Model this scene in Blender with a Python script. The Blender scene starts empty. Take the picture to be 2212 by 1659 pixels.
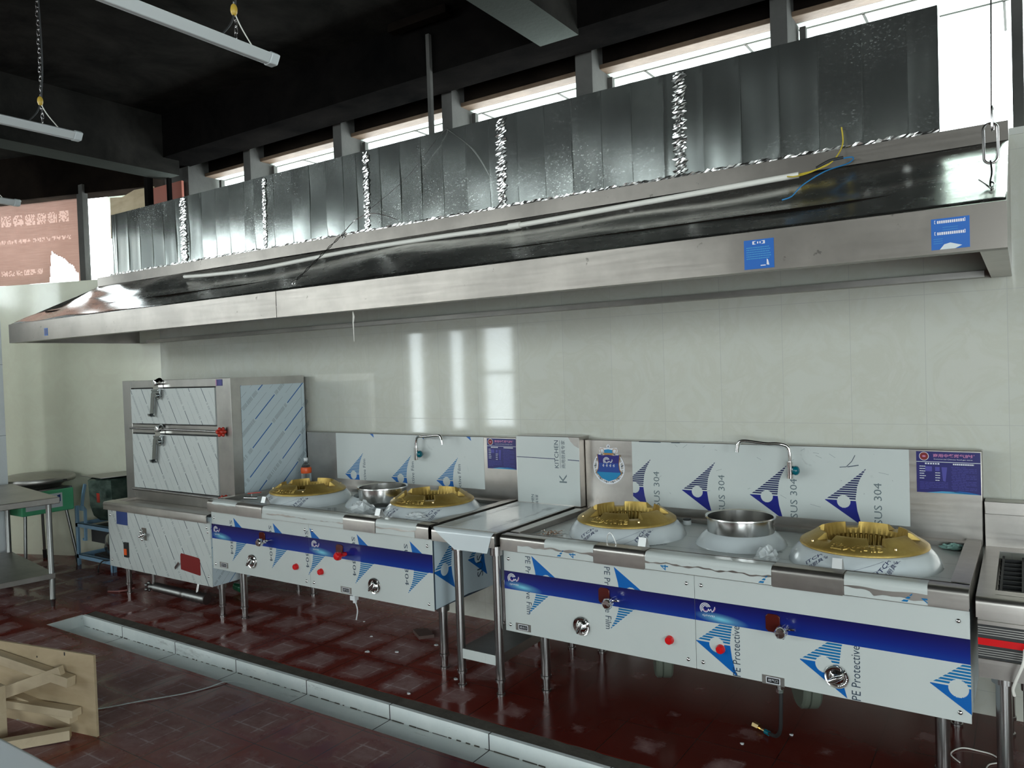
import bpy, bmesh, math, random
from mathutils import Vector, Matrix
random.seed(7)
PI = math.pi
C = bpy.context.scene.collection
scene = bpy.context.scene

# ------------------------------------------------------------------ camera
cam_d = bpy.data.cameras.new('camera'); cam = bpy.data.objects.new('camera', cam_d); C.objects.link(cam)
R3 = Matrix(((0.8313809940, 0.0152778010, 0.5554927826), (0.5546926345, 0.0374317040, -0.8312129383), (-0.0334921473, 0.9991823939, 0.0226455236)))
cam.matrix_world = Matrix.Translation((0, -4.0, 1.64)) @ R3.to_4x4()
cam_d.sensor_width = 36.0; cam_d.sensor_fit = 'HORIZONTAL'; cam_d.lens = 1654.356 / 2212 * 36.0
cam_d.clip_start = 0.05
scene.camera = cam
# ------------------------------------------------------------------ sky, daylight, exposure
w = bpy.data.worlds.new('overcast_sky'); scene.world = w; w.use_nodes = True
bg = w.node_tree.nodes['Background']; bg.inputs[0].default_value = (0.86, 0.97, 1.0, 1); bg.inputs[1].default_value = 4.2
scene.view_settings.view_transform = 'Standard'; scene.view_settings.look = 'None'
scene.view_settings.gamma = 1; scene.view_settings.exposure = 1.40; scene.view_settings.use_curve_mapping = False
scene.cycles.use_denoising = True
try: scene.cycles.denoiser = 'OPENIMAGEDENOISE'
except Exception: pass
scene.cycles.max_bounces = 8; scene.cycles.diffuse_bounces = 5; scene.cycles.glossy_bounces = 4
scene.cycles.caustics_reflective = False; scene.cycles.caustics_refractive = False
scene.cycles.sample_clamp_indirect = 6
def portal(name, loc, rot, sx, sy):
    l = bpy.data.lights.new(name, 'AREA'); l.shape = 'RECTANGLE'; l.size = sx; l.size_y = sy; l.cycles.is_portal = True
    o = bpy.data.objects.new(name, l); o.location = loc; o.rotation_euler = rot; C.objects.link(o)
RY = -8.5      # wall behind the camera
RX = 4.6       # wall to the right
SILL, HEAD = 2.57, 3.40
portal('daylight_portal_back', (-3.0, 0.35, 2.98), (-PI/2, 0, 0), 15.0, 0.9)
portal('daylight_portal_street', (-8.7, RY-0.1, 1.45), (PI/2, 0, 0), .85, 2.1)
portal('daylight_portal_left', (-9.5, -5.2, 3.04), (0, -PI/2, 0), 1.35, 6.8)
portal('daylight_portal_high', (-6.35, RY-0.15, 3.13), (PI/2, 0, 0), 5.6, 1.0)
portal('daylight_portal_added_opening', (2.2, RY-0.1, 1.7), (PI/2, 0, 0), 3.6, 2.6)  # portal of an unseen opening added for its light
portal('daylight_portal_side', (RX+0.1, -5.7, 1.75), (0, PI/2, 0), 2.6, 2.5)

# ------------------------------------------------------------------ material helpers
class NT:
    def __init__(s, name):
        s.m = bpy.data.materials.new(name); s.m.use_nodes = True; s.t = s.m.node_tree; s.b = s.t.nodes['Principled BSDF']
        s.out = s.t.nodes['Material Output']; s._tc = None
    def n(s, ty, **k):
        x = s.t.nodes.new(ty)
        for a, v in k.items(): setattr(x, a, v)
        return x
    def l(s, a, b): s.t.links.new(a, b)
    def tc(s, k='Object'):
        if not s._tc: s._tc = s.n('ShaderNodeTexCoord')
        return s._tc.outputs[k]
    def put(s, sock, v):
        if hasattr(v, 'links') or hasattr(v, 'is_output'): s.l(v, sock)
        elif isinstance(v, (tuple, list)) and len(v) == 3 and sock.type == 'RGBA': sock.default_value = (*v, 1)
        else: sock.default_value = v
    def math(s, op, a, b=None, c=None, clamp=False):
        x = s.n('ShaderNodeMath', operation=op, use_clamp=clamp); s.put(x.inputs[0], a)
        if b is not None: s.put(x.inputs[1], b)
        if c is not None: s.put(x.inputs[2], c)
        return x.outputs[0]
    def sep(s, v):
        x = s.n('ShaderNodeSeparateXYZ'); s.l(v, x.inputs[0]); return x.outputs
    def map(s, v, sc=(1, 1, 1), rot=(0, 0, 0), loc=(0, 0, 0)):
        x = s.n('ShaderNodeMapping'); s.l(v, x.inputs[0]); x.inputs[1].default_value = loc; x.inputs[2].default_value = rot; x.inputs[3].default_value = sc
        return x.outputs[0]
    def noise(s, scale, detail=3, rough=.5, v=None, sc=None, dist=0):
        x = s.n('ShaderNodeTexNoise'); v = v or s.tc()
        if sc: v = s.map(v, sc)
        s.l(v, x.inputs['Vector']); x.inputs['Scale'].default_value = scale; x.inputs['Detail'].default_value = detail
        x.inputs['Roughness'].default_value = rough; x.inputs['Distortion'].default_value = dist
        return x.outputs['Fac']
    def ramp(s, f, stops, interp='LINEAR'):
        x = s.n('ShaderNodeValToRGB'); s.l(f, x.inputs[0]); r = x.color_ramp; r.interpolation = interp
        while len(r.elements) < len(stops): r.elements.new(0.5)
        for e, (p, c) in zip(r.elements, stops):
            e.position = p; e.color = (*c, 1) if isinstance(c, (tuple, list)) else (c, c, c, 1)
        return x.outputs[0]
    def mix(s, f, a, b, mode='MIX'):
        x = s.n('ShaderNodeMix', data_type='RGBA', blend_type=mode); s.put(x.inputs[0], f); s.put(x.inputs[6], a); s.put(x.inputs[7], b)
        return x.outputs[2]
    def bump(s, h, st=.2, dist=.01, nrm=None):
        x = s.n('ShaderNodeBump'); x.inputs['Strength'].default_value = st; x.inputs['Distance'].default_value = dist
        s.l(h, x.inputs['Height'])
        if nrm: s.l(nrm, x.inputs['Normal'])
        s.l(x.outputs[0], s.b.inputs['Normal']); return x.outputs[0]
    def set(s, **k):
        names = dict(col='Base Color', rough='Roughness', metal='Metallic', spec='Specular IOR Level', trans='Transmission Weight', alpha='Alpha', coat='Coat Weight', coatr='Coat Roughness', aniso='Anisotropic', ior='IOR', sss='Subsurface Weight')
        for a, v in k.items(): s.put(s.b.inputs[names[a]], v)
        return s
    def line(s, c, period, off, width):   # 1 on the joint
        a = s.math('ADD', c, -off + 1000*period); a = s.math('MODULO', a, period)
        b = s.math('SUBTRACT', period, a); d = s.math('MINIMUM', a, b)
        return s.math('LESS_THAN', d, width)
def srgb(r, g, b):
    f = lambda c: ((c/255+.055)/1.055)**2.4 if c/255 > .04045 else c/255/12.92
    return (f(r), f(g), f(b))
def plain(name, col, rough=.5, metal=0., **k):
    m = NT(name); m.set(col=col, rough=rough, metal=metal, **k); return m.m

M = {}
def mk_steel(name, col, r0, r1, sc, scale=1.0, bump=.06, dirt=.25, spots=0):
    m = NT(name); f = m.noise(60*scale, 3, .6, sc=sc); d = m.noise(2.3, 5, .62)
    dd = m.ramp(d, [(.38, 1-dirt), (.62, 1.)])
    c = m.mix(1.0, col, dd, 'MULTIPLY')
    if spots: c = m.mix(m.ramp(m.noise(13, 4, .7), [(.66, 0.), (.70, spots)]), c, (.05, .045, .04))
    m.set(col=c, metal=1.0)
    rr = m.math('MULTIPLY_ADD', f, r1-r0, r0); m.set(rough=rr); m.bump(f, bump, .002); return m.m
M['steel'] = mk_steel('brushed_steel', (.50, .465, .43), .24, .42, (.04, 1, 1.0))
M['steel_v'] = mk_steel('brushed_steel_upright', (.46, .44, .41), .24, .42, (1, 1, .04))
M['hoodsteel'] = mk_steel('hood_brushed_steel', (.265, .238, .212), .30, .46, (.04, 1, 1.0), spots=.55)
M['steel_dull'] = mk_steel('dull_steel', (.46, .44, .41), .34, .5, (.05, 1, 1))
M['chrome'] = plain('chrome', (.78, .78, .77), .09, 1.0)
M['tube'] = plain('steel_tube', (.42, .40, .39), .26, 1.0)
M['foil'] = plain('aluminium_foil', (.83, .82, .79), .22, 1.0)
def mk_film(name, col, rough=.32):
    m = NT(name); d = m.noise(1.7, 5, .6); s_ = m.noise(9, 5, .7, dist=1.5)
    c = m.mix(1.0, col, m.ramp(d, [(.3, (.93, .94, .94)), (.7, (1, 1, 1))]), 'MULTIPLY')
    sc = m.noise(5.5, 7, .75, dist=.6); scm = m.ramp(sc, [(.70, 0.), (.78, .32)])
    c = m.mix(scm, c, (.12, .12, .12))
    m.set(col=c, rough=m.math('MULTIPLY_ADD', s_, .2, rough-.1), spec=.55, coat=.25, coatr=.12)
    b = m.noise(3.0, 4, .6, dist=.7); m.bump(b, .10, .01); return m.m
M['film'] = mk_film('pale_protective_film', (.575, .60, .575))
M['film_b'] = mk_film('bluish_protective_film', (.60, .69, .73))
M['film_w'] = mk_film('white_glossy_film', (.64, .68, .69), .2)
M['ink_blue'] = plain('film_print_blue', srgb(0, 92, 168), .35)
M['ink_stripe'] = plain('film_print_teal', srgb(0, 105, 160), .35)
M['ink_navy'] = plain('film_print_navy', srgb(10, 22, 120), .35)
M['ink_navyd'] = plain('film_print_dark_navy', srgb(18, 28, 80), .35)
M['ink_dark'] = plain('film_print_black', srgb(45, 62, 78), .4)
M['ink_grey'] = plain('film_print_grey', srgb(95, 108, 112), .4)
M['ink_lblue'] = plain('film_print_line_blue', srgb(20, 105, 165), .4)
M['black'] = plain('black_plastic', (.012, .012, .013), .45)
M['seam'] = plain('seam_shadow_gap', (.02, .02, .02), .6)  # near-black colour for the shade in door gaps; also dark crate marks
M['white'] = plain('white_print', (.72, .72, .75), .4)
M['red'] = plain('red_button', srgb(205, 22, 26), .25)
M['dkred'] = plain('dark_red_plastic', (.075, .010, .007), .15)
M['redglass'] = plain('clear_red_knob', (.45, .03, .015), .1)
M['teal'] = plain('teal_plastic', srgb(0, 95, 110), .2)
M['paint_white'] = plain('white_enamel', (.62, .66, .66), .35)
M['pvc'] = plain('white_pvc', (.80, .77, .70), .42)
M['yellow'] = plain('yellow_insulation', srgb(205, 180, 60), .5)
M['blue_wire'] = plain('blue_insulation', srgb(40, 130, 190), .5)
M['orange'] = plain('orange_label', srgb(225, 90, 35), .4)
M['brass'] = plain('brass', (.62, .45, .22), .25, 1.0)
M['stickerblue'] = plain('blue_sticker', srgb(8, 92, 175), .45)
M['navysticker'] = plain('navy_sticker', srgb(40, 62, 120), .45)
M['purple'] = plain('royal_blue_placard', srgb(22, 18, 98), .38)
M['redpaper'] = plain('dark_red_label', srgb(120, 14, 12), .5)
M['pink'] = plain('pink_print', srgb(190, 120, 160), .5)
M['cyan'] = plain('cyan_print', srgb(70, 150, 190), .5)
M['lav'] = plain('faint_violet_print', srgb(70, 66, 150), .5)
M['green'] = plain('green_enamel', srgb(85, 172, 125), .35)
M['blueframe'] = plain('pale_blue_painted_steel', srgb(125, 158, 182), .45)
M['rubber'] = plain('dark_rubber', (.02, .02, .02), .6)
M['cloth_white'] = plain('white_plastic_cap', (.7, .72, .72), .4)

def mk_gold():
    m = NT('gold_cast_iron'); n1 = m.noise(220, 2, .6); n2 = m.noise(9, 4, .6)
    c = m.ramp(n2, [(.3, (.37, .235, .055)), (.7, (.52, .375, .11))])
    m.set(col=c, metal=.72, rough=m.math('MULTIPLY_ADD', n1, .22, .32)); m.bump(n1, .25, .002); return m.m
M['gold'] = mk_gold()
def mk_galv():
    m = NT('galvanised_sheet'); v = m.n('ShaderNodeTexVoronoi'); m.l(m.map(m.tc(), (1, 1, 1.7), (0, .35, 0)), v.inputs['Vector']); v.inputs['Scale'].default_value = 150
    sp = m.sep(v.outputs['Color'])[0]; big = m.noise(2.2, 5, .6); rare = m.math('MULTIPLY', m.ramp(sp, [(.88, 0.), (.96, 1.)]), m.ramp(big, [(.42, .1), (.62, .8)]))
    m.set(col=m.mix(rare, m.mix(m.ramp(big, [(.35, 0.), (.65, 1.)]), (.45, .475, .45), (.53, .55, .52)), (.60, .62, .59)), metal=.97, rough=m.math('MULTIPLY_ADD', rare, .10, .20))
    wv = m.noise(1.3, 2, .5, sc=(1, 1, .8)); m.bump(wv, .10, .02); return m.m
M['galv'] = mk_galv()
def mk_slope():
    m = NT('dented_steel_sheet'); n1 = m.noise(3.2, 3, .55, sc=(.5, 1.3, 1.3)); n2 = m.noise(22, 4, .6, sc=(.6, 1.2, 1.2)); sm = m.noise(2.2, 6, .65, sc=(.5, 1, 1), dist=1)
    c = m.mix(m.ramp(sm, [(.45, 0.), (.6, .35)]), (.68, .67, .64), (.36, .36, .35))
    m.set(col=c, metal=1.0, rough=m.math('MULTIPLY_ADD', n2, .22, .14)); m.bump(n1, .07, .05); return m.m
M['slope'] = mk_slope()
def mk_tilewall():
    m = NT('cream_glazed_wall_tile'); x, y, z = m.sep(m.tc())
    jx = m.line(x, .3205, -3.58, .0013); jz = m.line(z, .60, 1.308, .0013)
    j = m.math('MAXIMUM', jx, jz)
    vn = m.noise(4.5, 6, .65, v=m.map(m.tc(), (1, 1, 1), (0, .75, 0)), dist=1.2); vein = m.ramp(vn, [(.42, (.60, .60, .53)), (.53, (.575, .57, .49)), (.62, (.605, .60, .53))])
    # each tile a hair different
    ix = m.math('FLOOR', m.math('DIVIDE', m.math('ADD', x, 3.58), .3205)); r = m.n('ShaderNodeTexWhiteNoise', noise_dimensions='1D'); m.l(ix, r.inputs['W'])
    c = m.mix(1.0, vein, m.ramp(r.outputs['Value'], [(0, .955), (1, 1.)]), 'MULTIPLY')
    c = m.mix(j, c, (.45, .445, .40))
    # every tile tilts a little in its bed
    m.set(col=c, rough=m.math('MULTIPLY_ADD', j, .4, .055), spec=.5)
    b = m.noise(1.6, 2, .5); hb = m.math('ADD', m.math('MULTIPLY', j, -1.0), m.math('MULTIPLY', b, .6)); m.bump(hb, .08, .004); return m.m
M['tile'] = mk_tilewall()
def mk_plaster(name, c0, c1, rough=.85, sc=2.2):
    m = NT(name); m.set(spec=0. if c1[0] < .1 else .4); n = m.noise(sc, 7, .65, dist=.4); m.set(col=m.ramp(n, [(.35, c0), (.68, c1)]), rough=rough)
    n2 = m.noise(30, 4, .6); m.bump(n2, .25, .01); return m.m
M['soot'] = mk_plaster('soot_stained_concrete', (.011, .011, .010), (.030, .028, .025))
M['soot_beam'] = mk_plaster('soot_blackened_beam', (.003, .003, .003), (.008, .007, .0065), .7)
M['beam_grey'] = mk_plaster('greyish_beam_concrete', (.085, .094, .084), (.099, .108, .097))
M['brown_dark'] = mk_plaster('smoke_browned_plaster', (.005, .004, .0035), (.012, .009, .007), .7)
M['mullion'] = mk_plaster('grey_painted_column', (.065, .064, .06), (.095, .092, .086), .7)
M['woodstrip'] = mk_plaster('bare_brown_timber', (.09, .055, .033), (.15, .10, .065), .7, 6)
M['soffit'] = plain('pale_green_soffit_panel', (.70, .80, .72), .7)
M['plaster'] = mk_plaster('offwhite_plaster', (.55, .55, .5), (.62, .62, .57))
M['pillar'] = mk_plaster('white_pillar_tile', (.70, .74, .75), (.78, .81, .82), .3)
M['mortar'] = mk_plaster('rough_dark_mortar', (.055, .048, .037), (.10, .09, .072), .9, 9)
def mk_trench():
    m = NT('grey_white_gutter_tile'); x, y, z = m.sep(m.tc())
    j = m.line(x, .60, -5.02, .003); n = m.noise(5, 6, .65)
    dirt = m.noise(1.6, 7, .72, sc=(2, 9, 9)); c = m.mix(m.ramp(dirt, [(.60, 0.), (.72, .5)]), m.ramp(n, [(.3, (.66, .71, .70)), (.7, (.78, .81, .79))]), (.10, .10, .085))
    m.set(col=m.mix(j, c, (.03, .03, .03)), rough=.5); m.bump(j, -.4, .004); return m.m
M['trench'] = mk_trench()
def mk_floor():
    m = NT('wet_red_floor_tile'); x, y, z = m.sep(m.tc()); P = .335
    def cell(c, off):
        return m.math('DIVIDE', m.math('MODULO', m.math('ADD', c, -off + 100*P), P), P)
    u, v = cell(x, -3.88), cell(y, -.52)
    du = m.math('MINIMUM', u, m.math('SUBTRACT', 1., u)); dv = m.math('MINIMUM', v, m.math('SUBTRACT', 1., v))
    edge = m.math('MINIMUM', du, dv)                       # 0 on the grout .. .5 in the middle
    grout = m.math('LESS_THAN', edge, .006)
    # small pressed grooves inside every tile
    g1 = m.math('LESS_THAN', m.math('ABSOLUTE', m.math('SUBTRACT', du, .30)), .013); g2 = m.math('LESS_THAN', m.math('ABSOLUTE', m.math('SUBTRACT', dv, .30)), .013)
    groove = m.math('MULTIPLY', m.math('MAXIMUM', g1, g2), m.math('GREATER_THAN', edge, .17))
    wn = m.noise(2.6, 5, .6, dist=.5); wn2 = m.noise(14, 5, .7)
    # dry dusty islands in the middle of the tiles
    tx = m.math('FLOOR', m.math('DIVIDE', m.math('ADD', x, 3.88), P)); ty = m.math('FLOOR', m.math('DIVIDE', m.math('ADD', y, .52), P))
    cb = m.n('ShaderNodeCombineXYZ'); m.l(tx, cb.inputs[0]); m.l(ty, cb.inputs[1]); r = m.n('ShaderNodeTexWhiteNoise', noise_dimensions='2D'); m.l(cb.outputs[0], r.inputs['Vector'])
    base = m.math('ADD', m.math('MULTIPLY', edge, 3.1), m.math('MULTIPLY', m.math('SUBTRACT', wn, .5), 1.7))
    base = m.math('ADD', base, m.math('MULTIPLY', m.math('SUBTRACT', wn2, .5), .8)); base = m.math('ADD', base, m.math('MULTIPLY', m.math('SUBTRACT', r.outputs['Value'], .5), .45))
    # the floor near the right-hand range was hosed down and stays wet
    wet = m.math('MULTIPLY', m.math('SUBTRACT', x, -2.75), 1.1, None, True); base = m.math('SUBTRACT', base, wet)
    dry = m.ramp(base, [(.22, 0.), (1., 1.)])
    red = m.ramp(m.noise(3.5, 4, .6), [(.3, (.15, .017, .011)), (.7, (.21, .028, .018))])
    dust = m.ramp(wn2, [(.3, (.24, .135, .125)), (.7, (.37, .25, .24))])
    red = m.mix(m.math('MULTIPLY', wet, .8), red, (.07, .009, .006))
    c = m.mix(m.math('MULTIPLY', dry, .9), red, dust)
    c = m.mix(m.math('MULTIPLY', groove, m.math('MULTIPLY', dry, m.ramp(wn2, [(.4, .15), (.6, 1.)]))), c, (.46, .36, .35))
    c = m.mix(grout, c, (.03, .009, .007))
    m.set(col=c, rough=m.math('MULTIPLY_ADD', dry, .45, .17), spec=m.math('MULTIPLY_ADD', dry, -.28, .34))
    h = m.math('ADD', m.math('MULTIPLY', grout, -1.), m.math('MULTIPLY', groove, .35)); h = m.math('ADD', h, m.math('MULTIPLY', wn2, .12)); m.bump(h, .25, .003); return m.m
M['floor'] = mk_floor()
def mk_wood(name, c0, c1):
    m = NT(name); n = m.noise(14, 5, .6, sc=(.12, 1, 1), dist=.8); k = m.noise(3, 4, .6)
    m.set(col=m.mix(m.ramp(k, [(.5, 0.), (.72, .35)]), m.ramp(n, [(.3, c0), (.7, c1)]), (.16, .10, .05)), rough=.7); m.bump(n, .15, .003); return m.m
M['ply'] = mk_wood('plywood', (.42, .32, .19), (.52, .41, .26))
M['batten'] = mk_wood('pine_batten', (.50, .40, .26), (.60, .50, .34))
def mk_band():
    m = NT('blue_starry_band'); g = m.sep(m.tc('Generated')); o = m.sep(m.tc())
    c = m.ramp(g[2], [(0., srgb(16, 56, 142)), (.35, srgb(13, 36, 124)), (.75, srgb(15, 20, 94)), (1., srgb(14, 15, 78))])
    # printed comet of light under the logo at the left end
    a = m.math('MULTIPLY', m.math('SUBTRACT', g[0], .11), 8.5); b = m.math('MULTIPLY', m.math('SUBTRACT', g[2], m.math('MULTIPLY_ADD', g[0], -.9, .30)), 3.6)
    d = m.math('SQRT', m.math('ADD', m.math('MULTIPLY', a, a), m.math('MULTIPLY', b, b)))
    f = m.ramp(d, [(.05, (1., 1., 1.)), (.5, (.35, .35, .35)), (1., (0, 0, 0))])
    c = m.mix(f, c, srgb(120, 195, 215)); m.set(col=c, rough=.25, coat=.3); return m.m
M['band'] = mk_band()
def mk_clear(name, col, rough, tr):
    m = NT(name); m.set(col=col, rough=rough, trans=tr, ior=1.45); return m.m
M['fanhouse'] = plain('dull_green_grey_plastic', (.10, .115, .09), .45)
M['chromed'] = plain('shadowed_chrome', (.34, .36, .36), .22, 1.0)
M['hookmetal'] = plain('bright_bent_steel', (.78, .78, .76), .38, .55)
M['potsteel'] = mk_steel('spun_steel', (.66, .65, .63), .14, .26, (1, 1, .05), dirt=.1)
M['legdull'] = plain('dull_steel_leg', (.27, .27, .26), .4, 1.0)
M['clear'] = mk_clear('clear_plastic', (.93, .95, .95), .06, .95)
def mk_poster(over=None):
    m = NT('backlit_red_banner_cloth'); n = m.noise(2.0, 5, .6); f = m.noise(60, 2, .5, sc=(.1, .1, 3))
    c = m.mix(.4, m.ramp(n, [(.3, (.46, .33, .28)), (.7, (.54, .40, .35))]), m.ramp(f, [(.3, (.44, .31, .27)), (.7, (.58, .44, .39))]))
    if over: c = m.mix(1.0, c, over)
    m.set(col=c, rough=.8)
    tl = m.n('ShaderNodeBsdfTranslucent'); m.l(c, tl.inputs[0]); mx = m.n('ShaderNodeMixShader'); mx.inputs[0].default_value = .42
    m.l(m.b.outputs[0], mx.inputs[1]); m.l(tl.outputs[0], mx.inputs[2]); m.l(mx.outputs[0], m.out.inputs[0]); return m.m
M['poster'] = mk_poster()
M['faint'] = mk_poster((.68, .54, .49)); M['faint'].name = 'faded_print'
def mk_wrap():
    m = NT('crumpled_clear_wrap'); tr = m.n('ShaderNodeBsdfTransparent'); mx = m.n('ShaderNodeMixShader'); mx.inputs[0].default_value = .55
    m.set(col=(.75, .78, .78), rough=.12, spec=.8); m.l(tr.outputs[0], mx.inputs[1]); m.l(m.b.outputs[0], mx.inputs[2]); m.l(mx.outputs[0], m.out.inputs[0]); return m.m
M['wrap'] = mk_wrap()

# ------------------------------------------------------------------ mesh helpers
class MB:
    def __init__(s): s.v = []; s.f = []; s.m = []; s.sm = []
    def face(s, pts, mat=0, smooth=False):
        i = len(s.v); s.v += [Vector(p) for p in pts]; s.f.append(tuple(range(i, i+len(pts)))); s.m.append(mat); s.sm.append(smooth)
    def mesh(s, vs, fs, mat=0, smooth=False):
        i = len(s.v); s.v += [Vector(p) for p in vs]
        for f in fs: s.f.append(tuple(i+k for k in f)); s.m.append(mat); s.sm.append(smooth)
    def box(s, x0, x1, y0, y1, z0, z1, mat=0):
        x0, x1 = min(x0, x1), max(x0, x1); y0, y1 = min(y0, y1), max(y0, y1); z0, z1 = min(z0, z1), max(z0, z1)
        v = [(x, y, z) for x in (x0, x1) for y in (y0, y1) for z in (z0, z1)]
        s.mesh(v, [(0, 1, 3, 2), (4, 6, 7, 5), (0, 4, 5, 1), (2, 3, 7, 6), (0, 2, 6, 4), (1, 5, 7, 3)], mat)
    def hexa(s, lo, hi, mat=0):          # two quads (bottom, top), same winding seen from above (ccw)
        s.mesh(list(lo)+list(hi), [(3, 2, 1, 0), (4, 5, 6, 7), (0, 1, 5, 4), (1, 2, 6, 5), (2, 3, 7, 6), (3, 0, 4, 7)], mat)
    def bar(s, a, b, wd, ht, mat=0, up=(0, 0, 1)):
        a, b = Vector(a), Vector(b); d = (b-a).normalized(); u = Vector(up); sd = d.cross(u).normalized(); u = sd.cross(d).normalized()
        q = [sd*wd/2*i+u*ht/2*j for i, j in ((-1, -1), (1, -1), (1, 1), (-1, 1))]
        s.mesh([a+k for k in q]+[b+k for k in q], [(0, 1, 2, 3), (7, 6, 5, 4), (0, 4, 5, 1), (1, 5, 6, 2), (2, 6, 7, 3), (3, 7, 4, 0)], mat)
    def tube(s, pts, r, n=8, mat=0, closed=False, cap=True):
        pts = [Vector(p) for p in pts]; N = len(pts); rs = r if isinstance(r, (list, tuple)) else [r]*N
        vs = []; prev = None
        for i, p in enumerate(pts):
            if closed: t = pts[(i+1) % N]-pts[i-1]
            else: t = pts[min(i+1, N-1)]-pts[max(i-1, 0)]
            t.normalize()
            if prev is None:
                a = Vector((0, 0, 1)) if abs(t.z) < .9 else Vector((1, 0, 0)); u = t.cross(a).normalized()
            else: u = (prev-t*prev.dot(t)).normalized()
            prev = u; w_ = t.cross(u)
            vs += [p+(u*math.cos(2*PI*k/n)+w_*math.sin(2*PI*k/n))*rs[i] for k in range(n)]
        fs = []
        for i in range(N if closed else N-1):
            for k in range(n):
                a, b = i*n+k, i*n+(k+1) % n; c, d = ((i+1) % N)*n+(k+1) % n, ((i+1) % N)*n+k; fs.append((a, b, c, d))
        s.mesh(vs, fs, mat, True)
        if cap and not closed:
            s.face([vs[k] for k in range(n)][::-1], mat); s.face([vs[(N-1)*n+k] for k in range(n)], mat)
    def cyl(s, a, b, r, n=20, mat=0, r2=None): s.tube([a, b], [r, r if r2 is None else r2], n, mat)
    def lathe(s, prof, c=(0, 0, 0), n=32, mat=0, axis='z', smooth=True, mats=None):
        vs = []; c = Vector(c)
        for (r, h) in prof:
            for k in range(n):
                a = 2*PI*k/n; p = (r*math.cos(a), r*math.sin(a), h)
                if axis == 'y': p = (p[0], -p[2], p[1])     # axis points to -y
                if axis == 'x': p = (p[2], p[0], p[1])
                vs.append(c+Vector(p))
        for i in range(len(prof)-1):
            fs = [(i*n+k, i*n+(k+1) % n, (i+1)*n+(k+1) % n, (i+1)*n+k) for k in range(n)]
            if i == 0: base = len(s.v); s.v += vs
            for f in fs: s.f.append(tuple(base+q for q in f)); s.m.append(mats[i] if mats else mat); s.sm.append(smooth)
    def prism(s, poly, ax, a, b, mat=0, smooth=False):   # poly 2d extruded along axis x (poly=(y,z)), y (x,z) or z (x,y)
        def P(p, t): return {'x': (t, p[0], p[1]), 'y': (p[0], t, p[1]), 'z': (p[0], p[1], t)}[ax]
        n = len(poly); vs = [P(p, a) for p in poly]+[P(p, b) for p in poly]
        s.mesh(vs, [(i, (i+1) % n, n+(i+1) % n, n+i) for i in range(n)], mat, smooth)
        s.face([P(p, a) for p in poly][::-1], mat); s.face([P(p, b) for p in poly], mat)
    def strip(s, line, ax, a, b, th, mat=0):             # open polyline profile extruded, given thickness
        P2 = [Vector((p[0], p[1])) for p in line]; off = []
        for i, p in enumerate(P2):
            t = (P2[min(i+1, len(P2)-1)]-P2[max(i-1, 0)]).normalized(); off.append(p+Vector((-t.y, t.x))*th)
        s.prism([tuple(p) for p in P2]+[tuple(p) for p in off[::-1]], ax, a, b, mat)
    def sphere(s, c, r, n=12, mat=0, sq=(1, 1, 1)):
        prof = [(max(1e-5, r*math.sin(PI*i/n)), -r*math.cos(PI*i/n)) for i in range(n+1)]; i0 = len(s.v); s.lathe(prof, (0, 0, 0), n*2, mat)
        for k in range(i0, len(s.v)): s.v[k] = Vector((s.v[k].x*sq[0]+c[0], s.v[k].y*sq[1]+c[1], s.v[k].z*sq[2]+c[2]))
    def xf(s, mat4, i0=0):
        for k in range(i0, len(s.v)): s.v[k] = mat4 @ s.v[k]
        return s

ORG = {}
def empty(name, loc, rz=0):
    o = bpy.data.objects.new(name, None); C.objects.link(o); o.location = loc; o.rotation_euler = (0, 0, rz); o.empty_display_size = .05; ORG[o.name] = Vector(loc); return o
def tag(o, label=None, cat=None, group=None, kind=None):
    if label: o['label'] = label
    if cat: o['category'] = cat
    if group: o['group'] = group
    if kind: o['kind'] = kind
    return o
def thing(name, label, cat, loc, rz=0, group=None): return tag(empty(name, loc, rz), label, cat, group)
def build(name, mb, mats, parent=None, origin=None, bevel=0, subdiv=0, label=None, auto=True):
    """one mesh object; vertices are given in world metres, stored relative to their thing's base"""
    if parent is not None:
        q = parent
        while q.parent: q = q.parent
        org = ORG[q.name]
    else: org = Vector(origin) if origin is not None else Vector((0, 0, 0))
    me = bpy.data.meshes.new(name); me.from_pydata([tuple(v-org) for v in mb.v], [], mb.f)
    if not isinstance(mats, (list, tuple)): mats = [mats]
    for m in mats: me.materials.append(M[m] if isinstance(m, str) else m)
    me.polygons.foreach_set('material_index', mb.m); me.polygons.foreach_set('use_smooth', mb.sm); me.update()
    if auto:
        b = bmesh.new(); b.from_mesh(me); bmesh.ops.remove_doubles(b, verts=b.verts, dist=1e-6); b.to_mesh(me); b.free()
    if auto: me.set_sharp_from_angle(angle=.75)
    o = bpy.data.objects.new(name, me); C.objects.link(o)
    if parent is not None: o.parent = parent
    else: o.location = org; ORG[o.name] = org
    if bevel:
        md = o.modifiers.new('edge', 'BEVEL'); md.width = bevel; md.segments = 2; md.limit_method = 'ANGLE'; md.angle_limit = .7
    if subdiv:
        md = o.modifiers.new('soft', 'SUBSURF'); md.levels = md.render_levels = subdiv
    if label: o['label'] = label
    return o
def struct(name, mb, mats, **k): o = build(name, mb, mats, **k); o['kind'] = 'structure'; return o
def bx(*a, mat=0):
    m = MB(); m.box(*a, mat); return m

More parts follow.
